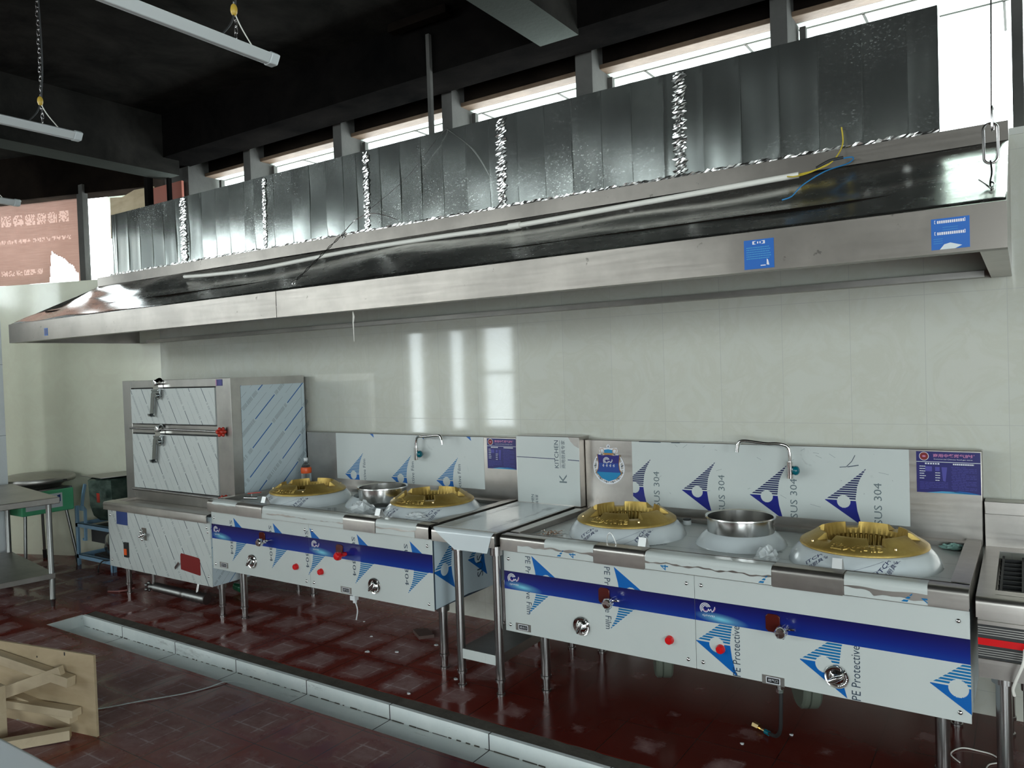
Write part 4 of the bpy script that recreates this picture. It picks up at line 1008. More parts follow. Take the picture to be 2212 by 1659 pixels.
for k in range(8):
    z0_, z1_ = .018+k*.0175, .018+(k+1)*.0175; mt = [EB3, EB3, EB3, EB2, EB2, EB2, EB1, EB1][k]
    s.win = (0, .21, z0_, z1_); fan(shield(.98), mt, 7)
s.win = (0, .21, 0, .23)
s.poly([(.08, .178), (.078, .198), (.105, .203), (.132, .198), (.13, .178)], EB3, 5); s.rect(.073, .172, .137, .181, EG, 8); s.poly([(.062, .166), (.105, .178), (.148, .166), (.105, .171)], EG, 9); s.poly([(.101, .213), (.105, .227), (.109, .213)], EN, 5)
s.pline([(.058, .178), (.052, .203), (.072, .206), (.08, .19)], .003, EG, 5); s.pline([(.152, .178), (.158, .203), (.138, .206), (.13, .19)], .003, EG, 5)
qwlogo(s, .093, .136, .046, EW, EW, False, 11)
for k in range(4): x = .067+k*.022; s.line((x, .108), (x+.010, .116), .003, EW, 11); s.line((x+.003, .103), (x+.012, .109), .0022, EW, 11); s.line((x+.007, .101), (x+.007, .118), .002, EW, 11)
M['eb1'] = plain('emblem_navy', srgb(20, 16, 110), .4); M['eb2'] = plain('emblem_blue', srgb(15, 60, 140), .4); M['eb3'] = plain('emblem_sky', srgb(0, 125, 175), .4); M['eg'] = plain('emblem_gold', srgb(165, 120, 60), .35)
build('shield_emblem', m, ['white', 'eg', 'eb1', 'eb2', 'eb3', 'ink_dark', 'steel_dull'], right, label='crowned shield emblem in blue and gold')
# hose and burner fan housings below the right-hand range
for x, y, dz in ((-1.475, -.56, .245), (-.81, -.56, .245)):
    m = MB(); m.lathe([(.001, -.04), (.118, -.04), (.128, -.03), (.128, -.012), (.122, -.008), (.128, -.004), (.128, .03), (.118, .04), (.001, .04)], (0, 0, 0), 36, axis='x'); m.xf(Matrix.Translation((x, y, dz)) @ Matrix.Rotation(.5, 4, 'Z')); build('fan_housing', m, 'fanhouse', right)
m = MB(); m.tube([(-.840, -.85, .338), (-.840, -.85, .29)], .012, 12); m.tube([(-.840, -.85, .295), (-.840, -.85, .28)], .015, 6); build('gas_inlet', m, 'chrome', right)
m = MB(); m.tube(smooth([(-.84, -.85, .282), (-.845, -.84, .20), (-.86, -.80, .10), (-.90, -.72, .03), (-.94, -.68, .014)]), .008, 10)
h = thing('gas_hose', 'black hose with a brass end hanging below the right-hand wok range', 'hose', (-.9, -.75, .01)); build('hose', m, 'rubber', h)
m = MB(); m.tube([(-.94, -.68, .014), (-.96, -.668, .014)], .011, 10); build('sleeve', m, 'tealgreen' if 'tealgreen' in M else 'teal', h)
m = MB(); m.tube([(-.96, -.668, .014), (-.99, -.65, .014)], .006, 8); m.tube([(-.99, -.65, .016), (-1.02, -.635, .016)], .015, 6); build('fitting', m, 'brass', h)
pot(-1.105, -.475, .835, 'shiny steel pot set between the two burners of the right-hand range')

# ---- left-hand range
def drawL(s, X, Z):
    for tx in (-4.114, -3.72, -3.384, -2.989, -2.589): s.sail(X(tx), Z(.598), .29, True, 1, 2)
    for tx in (-4.328, -3.935, -3.60, -3.205, -2.806): s.text('SUS 304', X(tx), Z(.70), .026, 3, -PI/2, length=.225)
def bdL(s, X, Z):
    for tx in (-4.104, -3.651, -3.248): s.sail(X(tx), Z(.905), .275, False, 1, 2)
    for tx in (-3.968, -3.508, -3.112): s.sail(X(tx), Z(1.287), .275, False, 1, 2)
    for tx in (-3.895, -3.44, -3.04): s.text('PE Protective Film', X(tx), Z(.735), .026, 3, PI/2, length=.285)
left = range_unit((-3.56, -.45, 0), -.006, -4.523, -2.606, .822, 'large wok range on the left, beside the tall steam cabinet', dict(
    zb=.360, zp=.742, seam=-3.566, band=(.563, .660), draw=[drawL, drawL], side=True, deckprint=[(.95, .10, .08, 3, 2.4, 1)],
    wrap=[(-4.47, -4.22, lambda x: .800+.003*math.sin(x*50)), (-3.955, -3.24, lambda x: .788-.012*abs(math.sin(x*5))+.002*math.sin(x*130)), (-2.985, -2.69, lambda x: .785+.004*math.sin(x*37))],
    low=[(-4.19, -3.24), (-2.985, -2.70)], lowcut=lambda x: .776+.003*math.sin(x*41),
    guards=[(-4.215, -3.96), (-3.237, -2.988)], hooks=[(-3.985, False), (-3.0, False)],
    bs=(-4.50, -2.600), bz=1.203, bfilm=(-4.186, -2.85, .868, 0), bdraw=bdL, placard=(-2.822, -2.603, 1.005, 1.194),
    burners=[(-3.965, -.55, .1), (-2.92, -.515, .1)], pot=(-3.44, -.44), tap=((-3.375, -.125, 1.095), (-3.375, -.13, 1.20), (-3.115, -.17, 1.19), .03),
    knobs=[(-4.109, .453, .8), (-3.037, .440, .9)], taps=[(-3.951, .602, 'chrome', 'dkred'), (-3.258, .595, 'red', 'dkred')],
    buttons=[(-3.688, .470), (-3.469, .466)], labels=[(-4.45, .376), (-3.31, .366)], legs=[-4.40, -2.665]))
m = MB(); m.tube([(-3.25, -.85, .37), (-3.25, -.85, .30)], .012, 10); m.tube(smooth([(-3.25, -.85, .31), (-3.23, -.852, .26), (-3.245, -.85, .20)]), .004, 6); m.box(-3.275, -3.235, -.865, -.835, .315, .34); build('gas_inlet', m, 'cloth_white', left)
pot(-3.335, -.50, .845, 'shiny steel pot set between the two burners of the left-hand range', .150)
# crumpled clear wrap around that pot
def crumple(name, c, rx, ry, h, label, mat='wrap', n=16, cat='wrap', amp=.35):
    m = MB(); vs = []
    for j in range(n//2+1):
        for k in range(n):
            a = 2*PI*k/n; t = PI/2*j/(n//2); q = 1+random.uniform(-amp, amp)
            vs.append((c[0]+rx*math.cos(a)*math.cos(t)*q, c[1]+ry*math.sin(a)*math.cos(t)*q, c[2]+max(.0015, h*math.sin(t)*(1+random.uniform(-amp, amp)))))
    m.mesh(vs, [(j*n+k, j*n+(k+1) % n, (j+1)*n+(k+1) % n, (j+1)*n+k) for j in range(n//2) for k in range(n)])
    o = build(name, m, mat, origin=c, auto=False); tag(o, label, cat); return o
crumple('plastic_wrap', (-3.30, -.725, .7965), .085, .06, .065, 'crumpled clear plastic wrap lying in front of the left-hand pot')
crumple('plastic_wrap', (-.915, -.74, .786), .045, .07, .05, 'crumpled clear film peeling beside the right-hand burner')
crumple('plastic_wrap', (-2.80, -.80, .824), .07, .03, .025, 'torn piece of clear film on the front corner of the left-hand range')
# bottle behind the far left burner
bt = thing('soda_bottle', 'clear plastic bottle with an orange label behind the far left burner', 'bottle', (-4.33, -.24, .796))
bc = (-4.33, -.24, .796)
m = MB(); m.lathe([(.001, 0), (.034, .002), (.036, .01), (.033, .04), (.036, .07), (.036, .15), (.031, .175), (.018, .195), (.013, .205), (.013, .222)], bc, 24); build('body', m, 'clear', bt)
m = MB(); m.lathe([(.0365, .125), (.0385, .13), (.0385, .158), (.0345, .168)], bc, 24); build('label_band', m, 'orange', bt)
m = MB(); m.lathe([(.015, .215), (.0155, .232), (.014, .235), (.001, .236)], bc, 16); build('cap', m, 'cloth_white', bt)
# small things lying on the decks
v = thing('gas_valve', 'small brass valve with a red lever at the left end of the left-hand range', 'valve', (-4.35, -.70, .796))
m = MB(); m.tube([(-4.40, -.72, .812), (-4.30, -.69, .812)], .012, 10); m.tube([(-4.35, -.705, .812), (-4.35, -.705, .84)], .008, 8); build('body', m, 'chrome', v)
m = MB(); m.bar((-4.36, -.72, .846), (-4.28, -.68, .852), .018, .006); build('lever', m, 'redglass', v)
m = MB(); m.lathe([(.001, 0), (.022, 0), (.022, .022), (.019, .024), (.001, .024)], (-1.475, -.19, .785), 20); m.lathe([(.02, .024), (.021, .030), (.001, .031)], (-1.475, -.19, .785), 20, 1); o = build('plastic_plug', m, ['cloth_white', 'rubber'], origin=(-1.475, -.19, .785)); tag(o, 'small white cap with a black top behind the right-hand range burner', 'cap')
crumple('candy_wrapper', (-.265, -.20, .786), .05, .03, .02, 'small pale teal wrapper lying at the back right of the right-hand range', plain('teal_wrapper', (.30, .50, .44), .3), cat='wrapper')
m = MB(); random.seed(21)
for k in range(150):
    p_ = Vector((-2.0+random.gauss(0, .028), -.70+random.gauss(0, .028), .7865+abs(random.gauss(0, .006)))); a = random.uniform(0, 6.28); d = Vector((math.cos(a), math.sin(a), random.uniform(-.1, .5)))*.011
    m.bar(p_, p_+d, .004, .0015, random.randint(0, 1))
o = build('metal_shavings', m, [plain('copper_shaving', (.45, .25, .15), .3, 1.), 'foil'], origin=(-2.0, -.70, .785), auto=False); tag(o, 'little heap of copper and silver shavings on the left corner of the right-hand range', 'shavings', kind='stuff')

# ================================================================== narrow table between the ranges
tb = thing('filler_table', 'narrow steel side table standing between the two wok ranges', 'table', (-2.37, -.5, 0))
x0, x1, yf, zt = -2.578, -2.178, -.945, .818
m = lip(x0, x1, yf, zt, .07); m.box(x0, x1, yf+.06, -.13, zt-.003, zt); m.box(x0, x0+.002, yf+.01, -.13, zt-.06, zt-.003); m.box(x1-.002, x1, yf+.01, -.13, zt-.06, zt-.003); build('tabletop', m, 'steel', tb)
m = MB(); prof = lip_profile(yf, zt, .09, .0014); n = 30
def dr(t): return (x0+.015+(.13 if False else 0)*t)
zbot = zt-.10; xl = (x0+.004, x0+.150); xr = (x1-.012, x1-.045)
pts = [(zbot, yf-.002)]+[(z, y-.0) for y, z in prof[1:-1]]
for (za, ya), (zb_, yb) in zip(pts, pts[1:]):
    ta, tb_ = min(1, (zt-za)/(zt-zbot)), min(1, (zt-zb_)/(zt-zbot))
    xa0, xa1 = xl[0]+(xl[1]-xl[0])*ta, xr[0]+(xr[1]-xr[0])*ta; xb0, xb1 = xl[0]+(xl[1]-xl[0])*tb_, xr[0]+(xr[1]-xr[0])*tb_
    m.face([(xa0, ya, za), (xa1, ya, za), (xb1, yb, zb_), (xb0, yb, zb_)], 0, True)
m.box(x0+.004, x1-.012, yf+.05, -.13, zt+.0002, zt+.0012)
s = Sheet(m, (x0+.004, yf+.05, zt+.0012), (1, 0, 0), (0, 1, 0), x1-x0-.016, .76)
for u0, ph in ((.07, .1), (.31, .3)):
    v_ = 0
    while v_ < .76: s.line((u0, v_), (u0, v_+.2), .0018, 3); s.kitchen(u0+.004, v_+.22, .06, 4, PI/2); v_ += .36
build('protective_film', m, ['film_w']+FILMM[1:], tb)
for x in (x0+.14, x1-.018):
    leg(x, yf+.04, zt-.065, tb, .0225); leg(x, -.18, zt-.065, tb, .0225)
m = MB(); m.box(x0+.14, x1-.02, yf+.03, -.16, .196, .200, 1); m.box(x0+.14, x1-.02, yf+.028, yf+.030, .150, .200, 0); m.box(x1-.022, x1-.02, yf+.03, -.16, .150, .196, 1); m.box(x0+.14, x0+.142, yf+.03, -.16, .150, .196, 1); m.box(x0+.141, x1-.10, yf+.0265, yf+.0279, .151, .199, 0); build('undershelf', m, ['film', 'steel'], tb)
m = MB(); m.box(x0+.012, x1+.045, -.135, -.012, zt-.003, 1.222, 0); build('back_box', m, 'steel', tb, bevel=.003)
m = MB(); m.box(x0+.013, x1+.044, -.1366, -.1352, zt+.004, 1.219, 0); s = Sheet(m, (x0+.013, -.1366, zt+.004), (1, 0, 0), (0, 0, 1), x1-x0+.031, .397)
s.line((0, .272), (.27, .268), .004, 6); s.line((.355, .266), (.44, .262), .004, 6); s.kitchen(.325, .215, .105, 3, PI/2, 1); s.text('K', .345, .13, .05, 4, PI/2, length=.05)
s.kitchen(.135, -.06, .07, 3, PI/2, 1); s.poly([(.36, .40), (.375, .375), (.40, .35), (.431, .335), (.431, .40)], 7)
build('back_box_film', m, ['film']+FILMM[1:], tb)

# ================================================================== steam cabinet
sc_ = thing('steam_cabinet', 'two-door steam cabinet with film-covered doors and a boxy steel base at the left', 'cabinet', (-5.16, -.45, 0))
x0, x1 = -5.805, -4.535; yf = -.90
def drawS(s, X, Z): s.diag(-1.03, .132, .19, .24, .0050, .0011, 3, 4, .2)
m = MB(); m.box(x0, x1, yf+.003, -.05, .232, .70); s = Sheet(m, (x1, yf+.003, .232), (0, 1, 0), (0, 0, 1), .84, .46); s.diag(.8, .09, .16, .2, .004, .001, 2, 4, .1); build('base_shell', m, ['film_b']+FILMM[1:], sc_)
p = panel('front_panel', x0, x1, .231, .672, yf, sc_, drawS)
for sx_, sz_ in ((x0+.03, .62), (x0+.03, .28), (x1-.04, .63), (x1-.03, .60), (x1-.04, .30)): screw(sx_, sz_, yf, p)
m = MB(); m.strip([(yf-.028, .664), (yf-.028, .712), (yf-.02, .722), (yf+.05, .724), (yf+.055, .705)], 'x', x0-.012, x1+.0, -.0015); m.box(x0-.012, x0+.05, yf-.02, -.05, .705, .722); build('base_rim', m, 'steel', sc_, bevel=0)
m = MB(); m.box(x0+.05, x1-.0, yf+.055, -.67, .700, .704); build('base_top', m, 'steel', sc_)
m = MB(); m.box(-5.687, -5.538, yf-.0012, yf-.0002, .558, .665); build('blue_sticker', m, 'navysticker', sc_)
m = MB(); m.box(-5.583, -5.535, yf-.014, yf, .322, .432); m.box(-5.576, -5.542, yf-.018, yf-.0142, .34, .385, 1); build('power_switch', m, ['black', 'orange'], sc_)
m = MB(); m.prism([(-4.888, .412), (-4.878, .424), (-4.68, .412), (-4.664, .402), (-4.662, .298), (-4.67, .292), (-4.885, .310), (-4.888, .32)], 'y', yf-.0015, yf-.0002); build('red_label', m, 'redpaper', sc_)
m = MB(); m.bar((-4.955, yf-.004, .31), (-4.895, yf-.012, .355), .016, .004, up=(0, 1, 0)); build('latch_tongue', m, 'steel', sc_)
m = MB(); m.box(-5.355, -5.295, yf-.002, yf, .47, .56, 0); m.sphere((-5.30, yf-.03, .515), .018, 8, 1)
for a in range(4): m.sphere((-5.30+.026*math.cos(a*PI/2+.3), yf-.034, .515+.030*math.sin(a*PI/2+.3)), .012, 6, 1)
m.tube([(-5.30, yf, .515), (-5.30, yf-.04, .515)], .008, 8, 1); build('water_valve', m, ['steel', 'chrome'], sc_)
for x in (x0+.075, x1-.045): leg(x, -.80, .24, sc_, .021); leg(x, -.14, .24, sc_, .021)
# cupboard
yc = -.70; cx0, cx1, cz0, cz1 = -5.882, -4.532, .704, 1.628
m = MB(); m.box(cx0, cx0+.115, yc, yc+.03, cz0, cz1); m.box(cx1-.165, cx1, yc, yc+.03, cz0, cz1)
for z0_, z1_ in ((cz0, .795), (1.228, 1.292), (1.572, cz1)): m.box(cx0+.115, cx1-.165, yc+.001, yc+.03, z0_, z1_)
m.box(cx0+.002, cx1-.002, yc+.03, -.05, cz0, cz1-.002); build('cupboard_frame', m, 'steel_v', sc_, bevel=.002)
dx0, dx1 = cx0+.118, cx1-.168
for z0_, z1_, nm in ((.80, 1.222, 'lower'), (1.297, 1.567, 'upper')):
    def drawD(s, X, Z): s.diag(-1.04, .130, .19, .24, .0050, .0011, 3, 4, .3)
    d = panel('door', dx0+.004, dx1-.004, z0_+.004, z1_-.004, yc-.006, sc_, drawD, th=.03)
    m = MB(); m.box(dx0, dx1, yc+.0255, yc+.029, z0_-.003, z1_+.004); build('door_gap_shade', m, 'seam', sc_)  # near-black sheet that paints the shade in the gap round the door
    # latch: keeper on the frame above, swivel and long lever on the door
    lx = dx0+.40; lz = z1_+.012
    m = MB(); m.lathe([(.036, 0), (.036, .01), (.030, .022), (.022, .040), (.022, .048), (.018, .05), (.001, .051)], (lx, yc-.002, lz+.03), 20, axis='y'); m.box(lx-.032, lx+.034, yc-.04, yc-.002, lz-.022, lz+.012); build('latch_keeper', m, 'chrome', sc_)
    m = MB(); m.prism([(lx-.05, lz-.022), (lx+.04, lz-.022), (lx+.042, lz-.06), (lx+.028, lz-.092), (lx+.005, lz-.098), (lx-.01, lz-.07), (lx-.03, lz-.055), (lx-.052, lz-.20), (lx-.088, lz-.215), (lx-.095, lz-.19), (lx-.072, lz-.05)], 'y', yc-.036, yc-.024); m.box(lx-.045, lx+.042, yc-.05, yc-.022, lz-.034, lz-.020); m.prism([(lx-.092, lz-.20), (lx-.052, lz-.215), (lx-.045, lz-.225), (lx-.085, lz-.218)], 'y', yc-.06, yc-.024); m.tube([(lx+.01, yc-.05, lz-.065), (lx+.01, yc-.006, lz-.065)], .016, 14); build('latch_lever', m, 'chromed', d, bevel=.002)
for z_, full in ((1.252, True), (.782, False)):
    m = MB(); m.tube([(dx0+.0, yc-.018, z_+.012), (cx1-.13, yc-.018, z_+.004)], .009, 10); build('drain_rod' if full else 'bottom_rod', m, 'tube', sc_)
    m = MB(); kx = cx1-.085
    m.tube([(kx-.055, yc-.018, z_+.004), (kx-.01, yc-.02, z_+.004)], .016, 10)
    m.sphere((kx, yc-.024, z_+.004), .022, 8)
    for a in range(6): m.sphere((kx+.006+.010*math.cos(a), yc-.03+.022*math.cos(a*PI/3), z_+.004+.024*math.sin(a*PI/3)), .013, 6)
    build('red_valve_knob', m, 'redglass', sc_)
m = MB(); m.box(cx1-.165+.004, cx1-.085, yc-.0012, yc-.0002, 1.575, 1.62, 0); s = Sheet(m, (cx1-.161, yc-.0012, 1.575), (1, 0, 0), (0, 0, 1), .076, .045); s.rect(.002, .002, .010, .043, 2)
for k in range(5): s.rect(.03, .008+k*.007, .065, .0105+k*.007, 1)
build('maker_plate', m, ['purple', 'lav', 'pink'], sc_)
# side wall of the cupboard: steel frame and striped film
m = MB(); sx = cx1+.0008; m.box(cx1, sx+.0005, yc, yc+.075, cz0, cz1); m.box(cx1, sx+.0005, yc+.075, -.055, 1.575, cz1); build('side_frame', m, 'steel_v', sc_)
m = MB(); m.box(cx1-.001, cx1+.0006, yc+.08, -.055, cz0, 1.571, 0); s = Sheet(m, (cx1+.0006, yc+.08, cz0), (0, 1, 0), (0, 0, 1), .60, .867); s.diag(.755, .126, .24, .20, .0072, .0013, 1, 4, .45); s.rect(.535, 0, .5365, .867, 4, 2); build('side_film', m, ['film_b']+FILMM[1:], sc_)

# ================================================================== right-edge gas cooker
ck = thing('gas_cooker', 'steel gas cooker at the right edge with a red stripe on its front', 'cooker', (.35, -.45, 0))
x0, x1, yf, zt = -.150, .86, -.915, .790
m = MB(); m.strip(lip_profile(yf-.02, zt, .07), 'x', x0, x1, -.0015); m.box(x0, x0+.055, yf+.045, -.10, zt-.004, zt); m.box(x1-.055, x1, yf+.045, -.10, zt-.004, zt); m.box(x0+.055, x1-.055, yf+.04, yf+.10, zt-.004, zt); m.box(x0+.055, x1-.055, -.18, -.10, zt-.004, zt); m.box(x0+.054, x1-.054, yf+.1, -.18, zt-.05, zt-.047); build('cooktop', m, 'steel', ck)
m = MB(); m.box(x0+.004, x1-.004, yf+.002, -.08, .505, .735); build('body', m, 'steel', ck)
m = MB(); yy = yf-.001
m.box(x0+.004, x1-.004, yy-.003, yy, .575, .692, 1)
m.box(x0+.004, x1-.004, yy-.006, yy-.0032, .622, .646, 2)
for z_ in (.584, .592, .600, .608, .658, .666, .674, .682): m.box(x0+.004, x1-.004, yy-.0045, yy-.0031, z_, z_+.003, 3)
m.box(x0+.004, x1-.004, yy-.006, yy, .560, .573, 0); m.box(x0+.004, x1-.004, yy-.006, yy, .694, .706, 0)
build('trim_stripes', m, ['steel', 'rubber', 'red', 'steel_dull'], ck)
m = MB(); m.box(x0+.06, x1-.06, yf+.105, -.185, zt-.046, zt-.040)
for k in range(9): m.box(x0+.06, x1-.06, yf+.12+k*.07, yf+.128+k*.07, zt-.04, zt-.022)
for k in range(13): m.box(x0+.065+k*.068, x0+.073+k*.068, yf+.11, -.19, zt-.04, zt-.018)
build('grate', m, 'rubber', ck)
for bx_ in (.10, .55):
    for by_ in (-.70, -.38):
        m = MB(); m.lathe([(.055, zt-.035), (.055, zt-.005), (.03, zt+.003), (.001, zt+.004)], (bx_, by_, 0), 18)
        for a in range(4): m.bar((bx_, by_, zt+.0), (bx_+.10*math.cos(a*PI/2+.7), by_+.10*math.sin(a*PI/2+.7), zt-.006), .010, .012)
        build('burner', m, 'rubber', ck)
m = MB(); m.box(x0, x1, -.10, -.012, zt-.02, .985); m.box(x0+.0, x1, -.104, -.10, .93, .985); build('back_guard', m, 'steel', ck, bevel=.006)
for x in (x0+.075, x1-.06): leg(x, -.82, .51, ck, .025); leg(x, -.16, .51, ck, .025)
m = MB(); m.tube([(x0+.14, -.42, .50), (x0+.14, -.42, .30)], .018, 12); m.tube([(x0+.11, -.44, .455), (x0+.16, -.44, .452)], .006, 8); m.tube([(x0+.14, -.42, .30), (x0+.14, -.42, .02)], .011, 10); build('gas_pipe', m, 'tube', ck)
m = MB(); m.tube(smooth([(x0+.14, -.965, .64), (x0+.135, -.985, .60), (x0+.115, -.98, .54), (x0+.105, -.965, .50), (x0+.108, -.955, .475)]), .005, 8)
o = build('white_cable', m, 'pvc', origin=(x0+.12, -.96, .5)); tag(o, 'short white cable hanging down the front of the gas cooker', 'cable')
m = MB(); m.tube(smooth([(-.235, -.53, .004), (-.27, -.47, .004), (-.235, -.40, .006), (-.17, -.39, .004), (-.125, -.40, .004), (-.10, -.45, .005), (-.14, -.50, .004), (-.15, -.62, .004)]), .0028, 6)
o = build('white_wire', m, 'pvc', origin=(-.2, -.5, 0)); tag(o, 'loose loop of thin white wire on the floor beside the gas cooker legs', 'wire')

# ================================================================== left steel table
A = Vector((-5.862, -1.215, 0)); u = Vector((-1.2, .195, 0)).normalized(); v = Vector((-.195, -1.2, 0)).normalized()
lt = thing('steel_table', 'bare stainless steel table with an undershelf at the left edge', 'table', (-6.4, -1.5, 0))
def tp(a, b, z): p = A+u*a+v*b; return (p.x, p.y, z)
def slab(m, a0, a1, b0, b1, z0, z1, mat=0): m.hexa([tp(a0, b0, z0), tp(a1, b0, z0), tp(a1, b1, z0), tp(a0, b1, z0)][::1], [tp(a0, b0, z1), tp(a1, b0, z1), tp(a1, b1, z1), tp(a0, b1, z1)], mat)
m = MB(); slab(m, 0, 1.22, 0, .70, .755, .80); build('tabletop', m, 'steel_dull', lt, bevel=.004)
m = MB(); slab(m, .04, 1.18, .04, .66, .205, .245); build('undershelf', m, 'steel_dull', lt, bevel=.003)
for a, b in ((.06, .06), (1.15, .06), (.06, .64), (1.15, .64)):
    p = tp(a, b, 0); m = MB(); m.lathe([(.019, .76), (.019, .06), (.022, .055), (.017, .04), (.012, .0), (.001, 0)], p, 16); build('leg', m, 'legdull', lt)

# ================================================================== green electric griddle
gr = thing('griddle', 'round-plated griddle with a green body standing by the left wall', 'griddle', (-7.35, -.80, 0))
gx0, gx1, gy0, gy1 = -7.62, -7.05, -.96, -.53
m = MB(); m.box(gx0, gx1, gy0, gy1, .505, .70); build('body', m, 'green', gr, bevel=.01)
m = MB(); m.box(gx1+.0002, gx1+.002, gy0+.03, gy1-.10, .545, .668, 0); s = Sheet(m, (gx1+.002, gy0+.03, .545), (0, 1, 0), (0, 0, 1), .30, .123)
s.poly([(.24, .03), (.285, .05), (.285, .11), (.26, .105), (.245, .07)], 1); s.disc((.06, .07), .03, 1); s.rect(.10, .03, .23, .10, 2); 
for k in range(4): s.rect(.15+k*.028, .06, .17+k*.028, .085, 1, 2)
build('control_label', m, ['paint_white', 'navysticker', 'film'], gr)
m = MB(); m.lathe([(.001, .70), (.20, .705), (.23, .735), (.315, .755), (.322, .765), (.322, .785), (.315, .80), (.20, .822), (.001, .828)], (-7.38, -.70, 0), 44); build('lid', m, 'steel_dull', gr)
m = MB(); m.box(gx0+.02, gx1-.01, gy0+.02, gy1-.01, .70, .712); build('top_plate', m, 'chromed', gr)
m = MB(); m.tube([(-7.09, -.60, .772), (-7.045, -.59, .775)], .008, 8); build('lid_handle', m, 'rubber', gr)
for (a, b, c, d) in ((gx1-.09, gy1-.03, -7.10, -.49), (gx0+.06, gy1-.04, -7.63, -.53), (gx1-.06, gy0+.05, -7.06, -.95), (gx0+.06, gy0+.05, -7.66, -.95)):
    P0, P1 = Vector((a, b, .51)), Vector((c, d, 0)); m = MB(); m.tube([P0, P0+(P1-P0)*.86], .013, 10, 0); m.tube([P0+(P1-P0)*.84, P1], .018, 10, 1); build('leg', m, ['legdull', 'rubber'], gr)

# ================================================================== machine on the pale blue frame, pail behind it
mc = thing('noodle_machine', 'green steel hopper machine standing on a pale blue angle-iron frame', 'machine', (-6.75, -.35, 0))
fx0, fx1, fy0, fy1 = -7.05, -6.46, -.53, -.10
m = MB()
def ang(x, y, sx_, sy_, z0, z1): m.box(x, x+.035*sx_, y, y+.004*sy_, z0, z1); m.box(x, x+.004*sx_, y, y+.035*sy_, z0, z1)
ang(fx0, fy0, 1, 1, 0, .53); ang(fx1, fy0, -1, 1, 0, .40); ang(fx0, fy1-.12 if False else fy1, 1, -1, .22, .56) if False else None
ang(fx1, fy1, -1, -1, 0, .40); ang(fx0+.12, fy1, 1, -1, .0, .53)
for z_ in (.10, .38): m.box(fx0, fx1, fy0, fy0+.004, z_-.035, z_); m.box(fx0, fx1, fy0, fy0+.035, z_-.004, z_); m.box(fx0, fx0+.004, fy0, fy1-.02, z_-.035, z_); m.box(fx1-.004, fx1, fy0, fy1, z_-.035, z_); m.box(fx0+.12, fx1, fy1-.035, fy1, z_-.004, z_)
m.strip([(fx0+.05, .22), (fx0+.10, .22), (fx0+.11, .50), (fx0+.06, .53), (fx0+.09, .64), (fx0+.125, .72)], 'y', fy0+.03, fy0+.05, .02)
m.box(fx0+.04, fx0+.12, fy0+.02, fy0+.024, .49, .53); m.box(fx0, fx1, fy0+.036, fy1, .06, .064)
build('frame', m, 'blueframe', mc)
m = MB(); m.lathe([(.001, .42), (.15, .42), (.20, .47), (.225, .56), (.235, .78), (.222, .79), (.2, .6)], (-6.70, -.33, 0), 6, 0, smooth=False); m.xf(Matrix.Translation((-6.70, -.33, 0)) @ Matrix.Rotation(.35, 4, 'Z') @ Matrix.Translation((6.70, .33, 0)))
def mk_hopper():
    t = NT('smeared_green_steel'); n_ = t.noise(6, 5, .6, dist=1); t.set(col=t.ramp(n_, [(.4, (.035, .060, .048)), (.62, (.10, .15, .12))]), metal=.5, rough=.25); return t.m
M['hopper'] = mk_hopper(); build('hopper', m, 'hopper', mc)
m = MB(); m.box(-6.60, -6.555, -.566, -.563, .60, .68); o = build('red_mark', m, 'redglass', mc)
m = MB(); m.hexa([(-6.985, -.50, .795), (-6.56, -.545, .802), (-6.42, -.15, .808), (-6.84, -.10, .800)], [(-6.985, -.50, .800), (-6.56, -.545, .807), (-6.42, -.15, .813), (-6.84, -.10, .805)]); build('hopper_lid', m, 'steel_dull', mc)
m = MB(); m.tube([(-6.82, -.33, .16), (-6.50, -.33, .16)], .075, 18, 0); m.lathe([(.001, .0), (.09, .0), (.115, .03), (.115, .05), (.04, .075), (.001, .08)], (-6.58, -.42, .23), 24, 1, axis='y'); m.box(-6.9, -6.55, -.45, -.2, .064, .10, 0); m.box(-6.88, -6.58, -.48, -.22, .22, .36, 0)
build('motor', m, ['rubber', 'chromed'], mc)
m = MB(); m.tube(smooth([(-6.50, -.50, .09), (-6.56, -.55, .10), (-6.60, -.57, .06), (-6.60, -.58, .02), (-6.56, -.60, .008)]), .006, 6); build('power_cord', m, 'rubber', mc)
pl = thing('steel_pail', 'lidded steel pail half hidden between the green hopper and the steam cabinet', 'pail', (-6.20, -.28, 0))
pc = (-6.20, -.26, 0)
m = MB(); m.lathe([(.001, .0), (.19, .0), (.20, .02), (.21, .76), (.20, .765)], pc, 36); build('pail_body', m, 'steel_v', pl)
m = MB(); m.lathe([(.215, .77), (.222, .785), (.215, .80), (.18, .812), (.001, .818)], pc, 36); build('lid', m, 'steel_dull', pl)

# ================================================================== steam cabinet extras, floor things
m = MB(); P_ = [Vector((-5.38+.02*k, -.80+.0035*k, .095-.0018*k)) for k in range(26)]; m.tube(P_, [.034+(.007*(k % 2) if k > 13 else 0) for k in range(26)], 16)
m.tube([P_[0]-Vector((.05, .01, 0)), P_[0]], .022, 12)
for a in range(5): m.sphere(P_[0]+Vector((-.06, -.02+.02*math.cos(a*1.26), .028*math.sin(a*1.26))), .013, 6)
o = build('drain_pipe', m, 'legdull', sc_)
m = MB(); m.tube([P_[0]+Vector((-.02, 0, .02)), P_[0]+Vector((-.02, 0, .15))], .012, 10); build('pipe_hanger', m, 'tube', sc_)
m = MB(); m.tube([P_[20], P_[20]+Vector((0, .05, .20))], .012, 10); build('pipe_hanger', m, 'tube', sc_)
gb = thing('green_bottle', 'dark green bottle lying on the floor under the steam cabinet', 'bottle', (-4.96, -.36, 0))
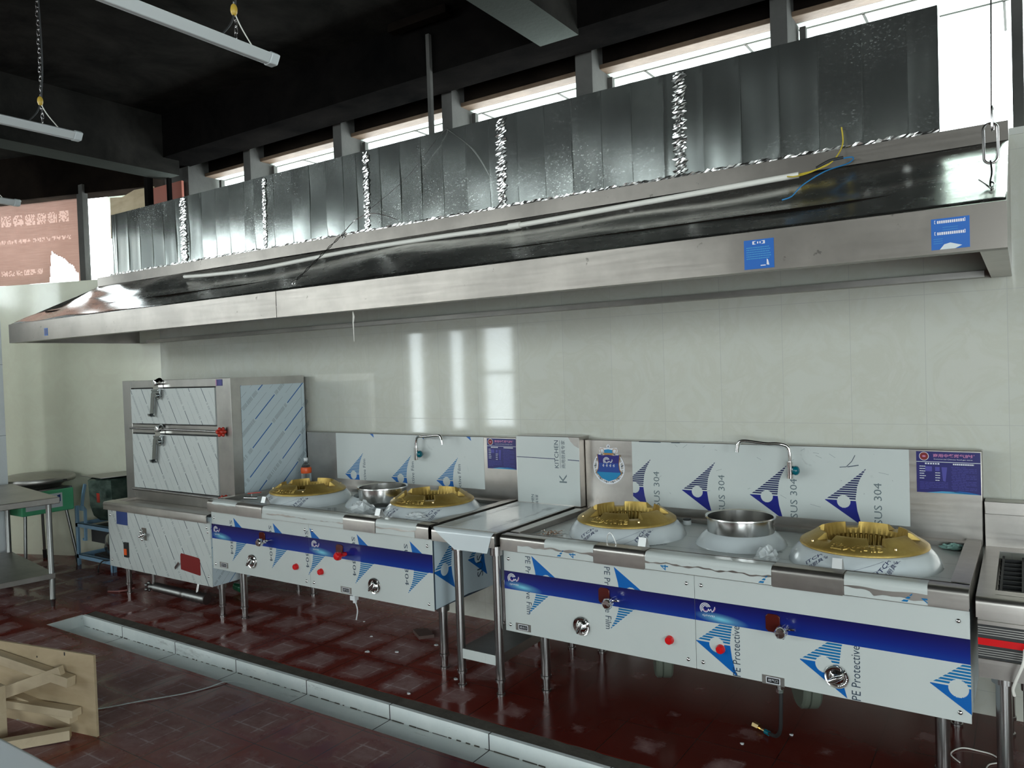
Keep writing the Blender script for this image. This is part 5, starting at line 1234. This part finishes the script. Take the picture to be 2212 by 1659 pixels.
m = MB(); m.tube([(-5.02, -.36, .036), (-4.93, -.38, .036)], .035, 16); m.tube([(-4.93, -.38, .036), (-4.90, -.386, .036), (-4.86, -.395, .036)], [.035, .014, .012], 16); build('body', m, plain('green_plastic', (.01, .10, .045), .15), gb)
m = MB(); m.box(-5.00, -4.95, -.396, -.33, .0712, .0722); build('paper_label', m, 'film', gb)
def scrap(name, pts, z, mat, label, cat, th=.0015):
    m = MB(); c = Vector(pts[0]); m.prism(pts, 'z', z, z+th); o = build(name, m, mat, origin=(pts[0][0], pts[0][1], 0)); tag(o, label, cat); return o
m = MB(); m.tube(smooth([(-5.93, -.86, .004), (-5.86, -.84, .007), (-5.80, -.80, .012), (-5.77, -.74, .02)]), [.006]*19, 6); m.xf(Matrix.Scale(1, 4))
o = build('red_strip', m, plain('faded_red_strip', (.30, .12, .11), .6), origin=(-5.9, -.85, 0)); tag(o, 'faded red strip on the floor beside the left leg of the steam cabinet', 'strip')
m = MB(); pts = smooth([(-4.10, -2.30, .004), (-3.861, -2.03, .004), (-3.762, -1.885, .006), (-3.65, -1.72, .005), (-3.60, -1.60, .004), (-3.575, -1.49, .006), (-3.56, -1.42, -.03), (-3.545, -1.34, -.075)], 5)
n_ = len(pts)
for a, b in zip(pts, pts[1:]):
    d = (b-a).normalized(); sd = Vector((-d.y, d.x, 0))*.006; m.hexa([a-sd, b-sd, b+sd, a+sd], [a-sd+Vector((0, 0, .001)), b-sd+Vector((0, 0, .001)), b+sd+Vector((0, 0, .001)), a+sd+Vector((0, 0, .001))])
o = build('packing_strap', m, 'paint_white', origin=(-3.8, -1.9, 0)); tag(o, 'thin white plastic packing strap lying over the floor into the gutter', 'strap')
random.seed(31)
for k, (x, y) in enumerate([(-3.62, -.42), (-3.38, -.60), (-3.06, -.72), (-2.93, -.52), (-3.22, -.80), (-2.62, -1.12), (-1.02, -.80), (-.86, -.62), (-4.28, -1.95), (-2.52, -.86)]):
    r_ = random.uniform(.008, .016); pts = [(x+r_*math.cos(a)*random.uniform(.5, 1.3), y+r_*math.sin(a)*random.uniform(.4, 1.)) for a in [2*PI*j/6 for j in range(6)]]
    o = scrap('debris_chip', pts, .0, 'cloth_white', 'tiny pale chip of rubble lying on the red tile floor', 'chip', .004); o['group'] = 'rubble chips on the floor'
o = scrap('cardboard_scrap', [(-3.20, -.42), (-3.08, -.50), (-3.02, -.43), (-3.13, -.36)], 0, plain('grey_brown_card', (.10, .06, .05), .7), 'small brown scrap of card lying under the left-hand range', 'scrap', .02)

# ================================================================== wooden crate piece, lower left
cr = thing('wooden_crate', 'broken plywood crate panel with pine battens lying on the floor at lower left', 'crate', (-3.9, -2.35, 0))
P0 = Vector((-3.571, -2.19, 0)); dirp = Vector((-4.30, -2.335, 0))-P0; dirp.normalize(); nrm = Vector((dirp.y, -dirp.x, 0)); 
if nrm.y > 0: nrm = -nrm
def cp_(a, b, z): return P0+dirp*a+nrm*b+Vector((0, 0, z))
m = MB(); b4 = [cp_(0, 0, 0), cp_(1.15, 0, 0), cp_(1.15, -.012, 0), cp_(0, -.012, 0)]; t4 = [cp_(0, 0, .378), cp_(1.15, 0, .378), cp_(1.15, -.012, .378), cp_(0, -.012, .378)]
m.hexa(b4, t4)
for a_, z_, w2_ in ((.19, .365, .004), (.46, .30, .003), (.38, .33, .002)): 
    q = cp_(a_, .0006, z_); m.bar(q-Vector((0, 0, w2_*2)), q+Vector((0, 0, w2_*2)), .008, .0008, 1, up=nrm)
build('panel', m, ['ply', 'seam'], cr, bevel=.001)
for i, (pa, pb, wd, ht) in enumerate((((.17, .03, .295), (.66, .085, .115), .055, .028), ((.115, .028, .255), (.80, .03, .335), .045, .045), ((.085, .03, .115), (.75, .05, .105), .05, .035), ((.12, .02, .075), (.80, .02, .17), .045, .03), ((.10, .055, .028), (.42, .36, .028), .05, .045))):
    m = MB(); a_, b_ = cp_(*pa), cp_(*pb); m.bar(a_, b_, ht if i in (0,) else wd, wd if i in (0,) else ht); build('batten', m, 'batten', cr, bevel=.0015)
m = MB(); a_, b_ = cp_(.45, .16, .0), cp_(.45, .16, .24); m.bar(a_, b_, .05, .07, up=(0, 1, 0)); build('post', m, 'batten', cr, bevel=.0015)
# ================================================================== white worktop corner, bottom left
wt = thing('white_worktop', 'glossy white worktop whose corner shows at the bottom left', 'worktop', (-2.6, -3.5, 0))
m = MB(); m.prism([(-4.4, -4.0), (-1.86, -4.0), (-1.80, -3.96), (-1.80, -3.17), (-1.83, -3.14), (-4.4, -3.14)], 'z', .715, .750); build('top', m, plain('glossy_white_laminate', (.80, .85, .88), .18), wt, bevel=.012)
for x in (-4.3, -1.9):
    for y in (-3.9, -3.22): m = MB(); m.box(x-.02, x+.02, y-.02, y+.02, 0, .716); build('leg', m, 'tube', wt)
